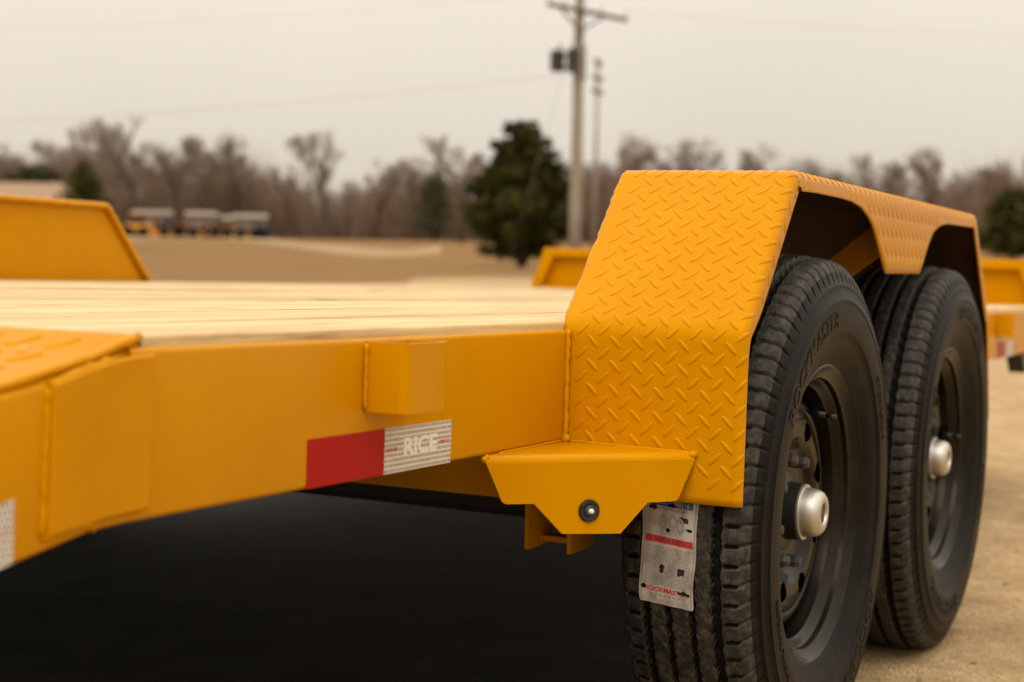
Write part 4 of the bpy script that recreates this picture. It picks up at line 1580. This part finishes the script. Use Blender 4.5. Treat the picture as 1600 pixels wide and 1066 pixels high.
def conifer(name, u, depth, vtop, width_px, label, material, seed, nleaf=9000, round_=1.0, group=None):
    rr_ = random.Random(seed); gr = np.random.default_rng(seed)
    p = on_ground(u, depth); hz = 380+0.0183*(u-800)
    h = CAM.z-p.z+(hz-vtop)*depth/FPX; w = width_px*depth/FPX/2
    t = empty(name, p); tag(t, label, 'tree', group)
    mb = MB()
    mb.tube([(0, 0, -0.2), (0.02*h, 0, h*0.3), (0, 0.01*h, h*0.7), (0, 0, h*0.95)], [0.035*h, 0.026*h, 0.014*h, 0.004*h], 8)
    limbs = []
    nl = 95
    for i in range(nl):
        f = 0.06 + 0.92*(i/nl)**0.9
        prof = (min(1, 0.72+f*1.3) if f < 0.22 else ((1-f)/0.78)**(0.72*round_))
        L = w*max(prof, 0.05)*rr_.uniform(0.72, 1.12)
        a = i*2.39996 + rr_.uniform(-0.3, 0.3)
        d = Vector((math.cos(a), math.sin(a), rr_.uniform(0.05, 0.45)))
        b0 = Vector((0, 0, f*h*0.96)); tip_ = b0 + d*L
        mb.tube([b0, b0.lerp(tip_, 0.5)+Vector((0, 0, -0.04*L)), tip_], [0.008*h, 0.005*h, 0.002*h], 5)
        limbs.append((b0, tip_, L))
    mb.build('trunk', M['bark'], t, smooth=True)
    wts = np.array([l[2] for l in limbs])**1.6; wts /= wts.sum()
    pick = gr.choice(len(limbs), nleaf, p=wts)
    B0 = np.array([l[0][:] for l in limbs])[pick]; T1 = np.array([l[1][:] for l in limbs])[pick]; LL = np.array([l[2] for l in limbs])[pick]
    s = gr.uniform(0.25, 1.08, nleaf)
    c = B0 + (T1-B0)*s[:, None] + gr.normal(0, 1, (nleaf, 3))*(0.13*LL*(1.15-0.5*s))[:, None]*np.array([1, 1, 0.8]) + np.array([0, 0, 0.02*h])
    size = gr.uniform(0.5, 1.3, nleaf)*w*0.062
    out = c.copy(); out[:, 2] = 0; out /= np.linalg.norm(out, axis=1)[:, None]+1e-6
    d1 = out*0.8 + gr.normal(0, 0.6, (nleaf, 3)) + np.array([0, 0, 0.45]); d1 /= np.linalg.norm(d1, axis=1)[:, None]
    d2 = np.cross(d1, gr.normal(0, 1, (nleaf, 3))); d2 /= np.linalg.norm(d2, axis=1)[:, None]
    a_ = c - d1*size[:, None]; e_ = c + d1*size[:, None]*1.4
    V = np.stack([a_, c+d2*size[:, None]*0.5, e_, c-d2*size[:, None]*0.5], 1).reshape(-1, 3)
    Fq = np.arange(nleaf*4).reshape(-1, 4)
    finish(fast_mesh('crown', V, Fq), 'crown', material, t, fixn=False)
    return t


conifer('evergreen_tree', 812, 53, 184, 158, 'big dark green evergreen left of the utility pole', M['needle'], 3, 20000, 0.66)
conifer('evergreen_tree', 130, 84, 248, 98, 'small dark evergreen beside the tan roofed house at left', M['needle'], 5, 6000, 0.8)
conifer('evergreen_tree', 676, 150, 268, 66, 'rounded green treetop just left of the big evergreen, among bare trees', M['needle_far'], 8, 5000, 0.5)
conifer('evergreen_tree', 1578, 90, 292, 120, 'dark green evergreen at the right edge behind the fender', M['needle'], 9, 7000, 0.7)
conifer('evergreen_tree', 50, 170, 262, 150, 'low dull green trees beyond the tan roof at far left', M['needle_far'], 12, 6000, 0.5)

# ------------------------------------------------------------------ utility poles and wires
PD = 50.0
pp_ = on_ground(895, PD)
kp = PD/FPX
pole = empty('utility_pole', pp_)
tag(pole, 'weathered wooden utility pole with crossarm and transformers, right of the big evergreen', 'utility pole')
hz = 382


def pz(v): return CAM.z - pp_.z + (hz-v)*kp


mb = MB(); mb.tube([(0, 0, -0.5), (0, 0, 2), (0, 0, pz(0)), (0, 0, pz(-90))], [0.205, 0.19, 0.142, 0.125], 16); mb.build('shaft', M['pole_wood'], pole, smooth=True)
axp = Vector((Rw.x, Rw.y, 0)).normalized(); fwd = Vector((-axp.y, axp.x, 0))
arm_d = (axp*0.95 + fwd*0.95).normalized()


def bar(mb, a, b, hw, hh, mi=0):
    a, b = Vector(a), Vector(b); d = (b-a).normalized(); s_ = d.cross(Vector((0, 0, 1))).normalized()*hw; u_ = s_.normalized().cross(d)*hh
    vs = [a-s_-u_, a+s_-u_, a+s_+u_, a-s_+u_, b-s_-u_, b+s_-u_, b+s_+u_, b-s_+u_]
    mb.add(vs, [(0, 3, 2, 1), (4, 5, 6, 7), (0, 1, 5, 4), (1, 2, 6, 5), (2, 3, 7, 6), (3, 0, 4, 7)], mi)


mb = MB()
ca = Vector((0, 0, pz(24))) - fwd*0.22
la = -axp*1.00 - fwd*0.75 + Vector((0, 0, 0.085)); ra_ = axp*1.52 + fwd*1.13 + Vector((0, 0, -0.10))
bar(mb, ca+la, ca+ra_, 0.05, 0.062)
mb.build('crossarm', M['pole_dark'], pole)
mb = MB()
bar(mb, Vector((0, 0, pz(55)))-fwd*0.2, ca+la*0.6+Vector((0, 0, -0.05)), 0.02, 0.03)
mb.build('arm_brace', M['dark_steel'], pole)
mb = MB(); bar(mb, Vector((0, 0, pz(55)))-fwd*0.2, ca+ra_*0.5+Vector((0, 0, -0.05)), 0.02, 0.03)
mb.build('arm_brace', M['dark_steel'], pole)
ins_pts = []
for f in (-0.95, -0.45, 0.45, 0.97):
    q = ca + (ra_ if f > 0 else la)*abs(f) + Vector((0, 0, 0.085))
    mb = MB(); mb.revolve([(0, 0.02), (0.08, 0.02), (0.09, 0.055), (0.12, 0.06), (0.14, 0.035), (0.17, 0.05), (0.2, 0.03), (0.21, 0.0)], 12, 'Z', center=q); mb.build('insulator', M['porcelain'], pole, smooth=True)
    ins_pts.append(pp_+q+Vector((0, 0, 0.2)))
for (uo, vt, vb, rr_, nm) in ((-33, 84, 116, 0.22, 'transformer'), (-9, 82, 118, 0.19, 'transformer')):
    mb = MB(); zt_, zb2 = pz(vt), pz(vb)
    c0 = axp*(uo*kp) - fwd*(0.32 if uo > -20 else 0.05)
    mb.revolve([(zb2, 0.0), (zb2, rr_*0.92), (zb2+0.04, rr_), (zt_-0.08, rr_), (zt_-0.06, rr_*1.06), (zt_, rr_*0.9), (zt_+0.03, rr_*0.4), (zt_+0.03, 0.0)], 24, 'Z', center=c0)
    mb.revolve([(zt_, 0.03), (zt_+0.1, 0.045), (zt_+0.2, 0.03), (zt_+0.25, 0.0)], 10, 'Z', center=c0+axp*0.08)
    mb.build(nm, M['transformer'], pole, angle=40)
mb = MB()
bar(mb, axp*(-33*kp)+Vector((0, 0, pz(92))), Vector((0, 0, pz(92))), 0.03, 0.04)
mb.build('mounting_bracket', M['dark_steel'], pole)
mb = MB(); bar(mb, axp*(-33*kp)+Vector((0, 0, pz(110))), Vector((0, 0, pz(110))), 0.03, 0.04)
mb.build('mounting_bracket', M['dark_steel'], pole)
mb = MB(); mb.tube([axp*0.0-fwd*0.19+Vector((0, 0, pz(60))), axp*0.19+Vector((0, 0, pz(80))), axp*0.2+Vector((0, 0, pz(130)))], 0.03, 6)
mb.build('down_lead', M['dark_steel'], pole)

PD2 = 95.0
p2 = on_ground(925, PD2); k2_ = PD2/FPX
pole2 = empty('utility_pole', p2); tag(pole2, 'thin far utility pole with three stacked fittings, right of the transformer pole', 'utility pole')
z2 = lambda v: CAM.z-p2.z+(382.3-v)*k2_
mb = MB(); mb.tube([(0, 0, -0.5), (0, 0, z2(95))], [0.15, 0.09], 12); mb.build('shaft', M['pole_wood'], pole2, smooth=True)
for v_, hw_ in ((103, 0.30), (127, 0.38), (147, 0.40)):
    mb = MB(); bar(mb, -axp*hw_*0.8-fwd*0.9+Vector((0, 0, z2(v_)))-fwd*0.16, axp*hw_*0.8+fwd*0.9+Vector((0, 0, z2(v_)))-fwd*0.16, 0.06, 0.09); mb.build('crossarm', M['pole_dark'], pole2)
    for s_ in (-0.9, 0.9):
        mb = MB()
        mb.revolve([(0.09, 0.03), (0.2, 0.09), (0.3, 0.09), (0.38, 0.0)], 8, 'Z', center=(axp*hw_*0.8+fwd*0.9)*s_+Vector((0, 0, z2(v_)))-fwd*0.16)
        mb.build('insulator', M['porcelain'], pole2)


def wire(a, b, sag, label, rad=0.012):
    a, b = Vector(a), Vector(b)
    mb = MB(); pts = [a.lerp(b, t/24)-Vector((0, 0, sag*4*(t/24)*(1-t/24))) for t in range(25)]
    mb.tube(pts, rad, 5, caps=False)
    tag(mb.build('power_line', M['wire'], smooth=True), label, 'wire', 'power lines on the utility pole')


farL = on_ground(-900, 75); farR = on_ground(2700, 60)
wire(pp_+Vector((0, 0, pz(118))), (farL.x, farL.y, 6.2), 1.2, 'faint drooping wire running from the utility pole to the left over the trees', 0.007)
wire(ins_pts[0], (farL.x, farL.y, 10.5), 1.0, 'wire leaving the left tip of the crossarm towards the upper left', 0.004)
wire(ins_pts[3], (farR.x, farR.y, 9.6), 0.8, 'wire leaving the right tip of the crossarm towards the upper right', 0.005)
gq = on_ground(790, 52)
wire(pp_+Vector((0, 0, pz(60)))-axp*0.15, (gq.x, gq.y, gq.z), 0.0, 'guy wire slanting from the utility pole down behind the big evergreen', 0.007)

# ------------------------------------------------------------------ house and far machines
hp = on_ground(20, 88) - Vector((0, 0, 0.42))
hs = empty('house', hp); tag(hs, 'low house with tan gabled roof behind the left fender', 'house')
hs.rotation_euler = (0, 0, math.atan2(axp.y, axp.x)-0.12)
mb = MB(); mb.box((-7, 0, -0.3), (2.75, 6.4, 2.55)); mb.prism([(0.0, 2.55), (6.4, 2.55), (3.2, 3.75)], 'X', -6.98, 2.74); mb.build('wall', M['siding'], hs)
mb = MB()
for s_ in (0, 1):
    y0, y1 = (-0.45, 3.2) if s_ == 0 else (6.85, 3.2)
    mb.add([(-7.3, y0, 2.42), (3.0, y0, 2.42), (3.0, y1, 3.82), (-7.3, y1, 3.82), (-7.3, y0, 2.54), (3.0, y0, 2.54), (3.0, y1, 3.94), (-7.3, y1, 3.94)], [(0, 1, 2, 3), (4, 5, 6, 7), (0, 1, 5, 4), (1, 2, 6, 5), (2, 3, 7, 6), (3, 0, 4, 7)])
mb.build('roof', M['roof'], hs)
for x in (-5.5, -2.6, 0.6):
    mb = MB(); mb.box((x, -0.03, 1.0), (x+1.1, -0.005, 2.1)); mb.build('window', M['glass_dark'], hs)


def far_shed(u, d, w, h, label):
    p = on_ground(u, d); t = empty('white_shed', p, (0, 0, math.atan2(axp.y, axp.x)+0.06)); tag(t, label, 'shed', 'white sheds beyond the field')
    mb = MB(); mb.box((-w/2, 0, 0.9), (w/2, 2.4, h-0.35)); mb.build('wall', M['white_metal'], t)
    mb = MB(); mb.prism([(-0.25, h-0.42), (2.65, h-0.42), (2.65, h-0.30), (1.2, h+0.05), (-0.25, h-0.30)], 'X', -w/2-0.2, w/2+0.2); mb.build('roof', M['white_metal'], t)
    for x in (-w*0.32, w*0.05, w*0.3):
        mb = MB(); mb.box((x, -0.03, 1.15), (x+w*0.10, -0.004, h-0.6)); mb.build('window', M['glass_dark'], t)
    mb = MB(); mb.box((-w/2+0.1, 0.1, -0.3), (w/2-0.1, 2.2, 0.9)); mb.build('base', M['dark_steel'], t)


far_shed(312, 150, 2.6, 2.35, 'left one of the small white sheds in the far machine row')
far_shed(345, 152, 1.9, 2.05, 'middle one of the small white sheds in the far machine row')
far_shed(388, 150, 2.9, 2.2, 'right one of the small white sheds in the far machine row')
far_shed(236, 156, 3.4, 2.5, 'white shed behind the yellow far machines nearest the left fender')


def machine(u, d, w, h, m1, label, name='parked_machine', cat='machine'):
    p = on_ground(u, d); t = empty(name, p, (0, 0, math.atan2(axp.y, axp.x)+random.uniform(-.3, .3))); tag(t, label, cat, 'machines in the far row')
    mb = MB(); mb.box((-w/2, 0, 0.45), (w/2, 1.3, h*0.55), bev=0.05); mb.build('body', m1, t)
    mb = MB(); mb.box((-w*0.28, 0.1, h*0.55), (w*0.14, 1.2, h*0.92)); mb.build('cab', M['glass_dark'], t)
    mb = MB(); mb.box((-w*0.32, 0.05, h*0.92), (w*0.18, 1.25, h), bev=0.03); mb.build('cab_roof', m1, t)
    for x in (-w*0.32, w*0.32):
        for y in (0.0, 1.15):
            mb = MB(); mb.revolve([(-0.1, 0.0), (-0.1, 0.42), (0.14, 0.42), (0.14, 0.0)], 16, center=(x, y, 0.42)); mb.build('wheel', M['rubber'], t)
    mb = MB(); bar(mb, (w*0.2, 0.6, h*0.5), (w*0.62, 0.6, h*0.25), 0.09, 0.1); mb.box((w*0.55, 0.1, 0.05), (w*0.75, 1.2, 0.55)); mb.build('loader_arm', m1, t)


machine(212, 128, 1.9, 1.9, M['machine_yellow'], 'yellow loader beside the left fender in the far row')
machine(245, 130, 1.5, 1.3, M['machine_orange'], 'low orange machine in the far row, right of the yellow loader')
machine(264, 131, 1.1, 1.5, M['machine_blue'], 'blue machine in the far row, between two orange ones')
machine(290, 131, 1.7, 1.1, M['machine_orange'], 'orange machine in front of the left white shed')
machine(325, 132, 1.7, 1.2, M['machine_yellow'], 'yellow machine in front of the middle white shed')
machine(364, 132, 1.8, 1.2, M['machine_yellow'], 'yellow machine in front of the right white shed')
machine(403, 131, 1.1, 1.2, M['machine_blue'], 'dark blue machine at the right end of the far row')
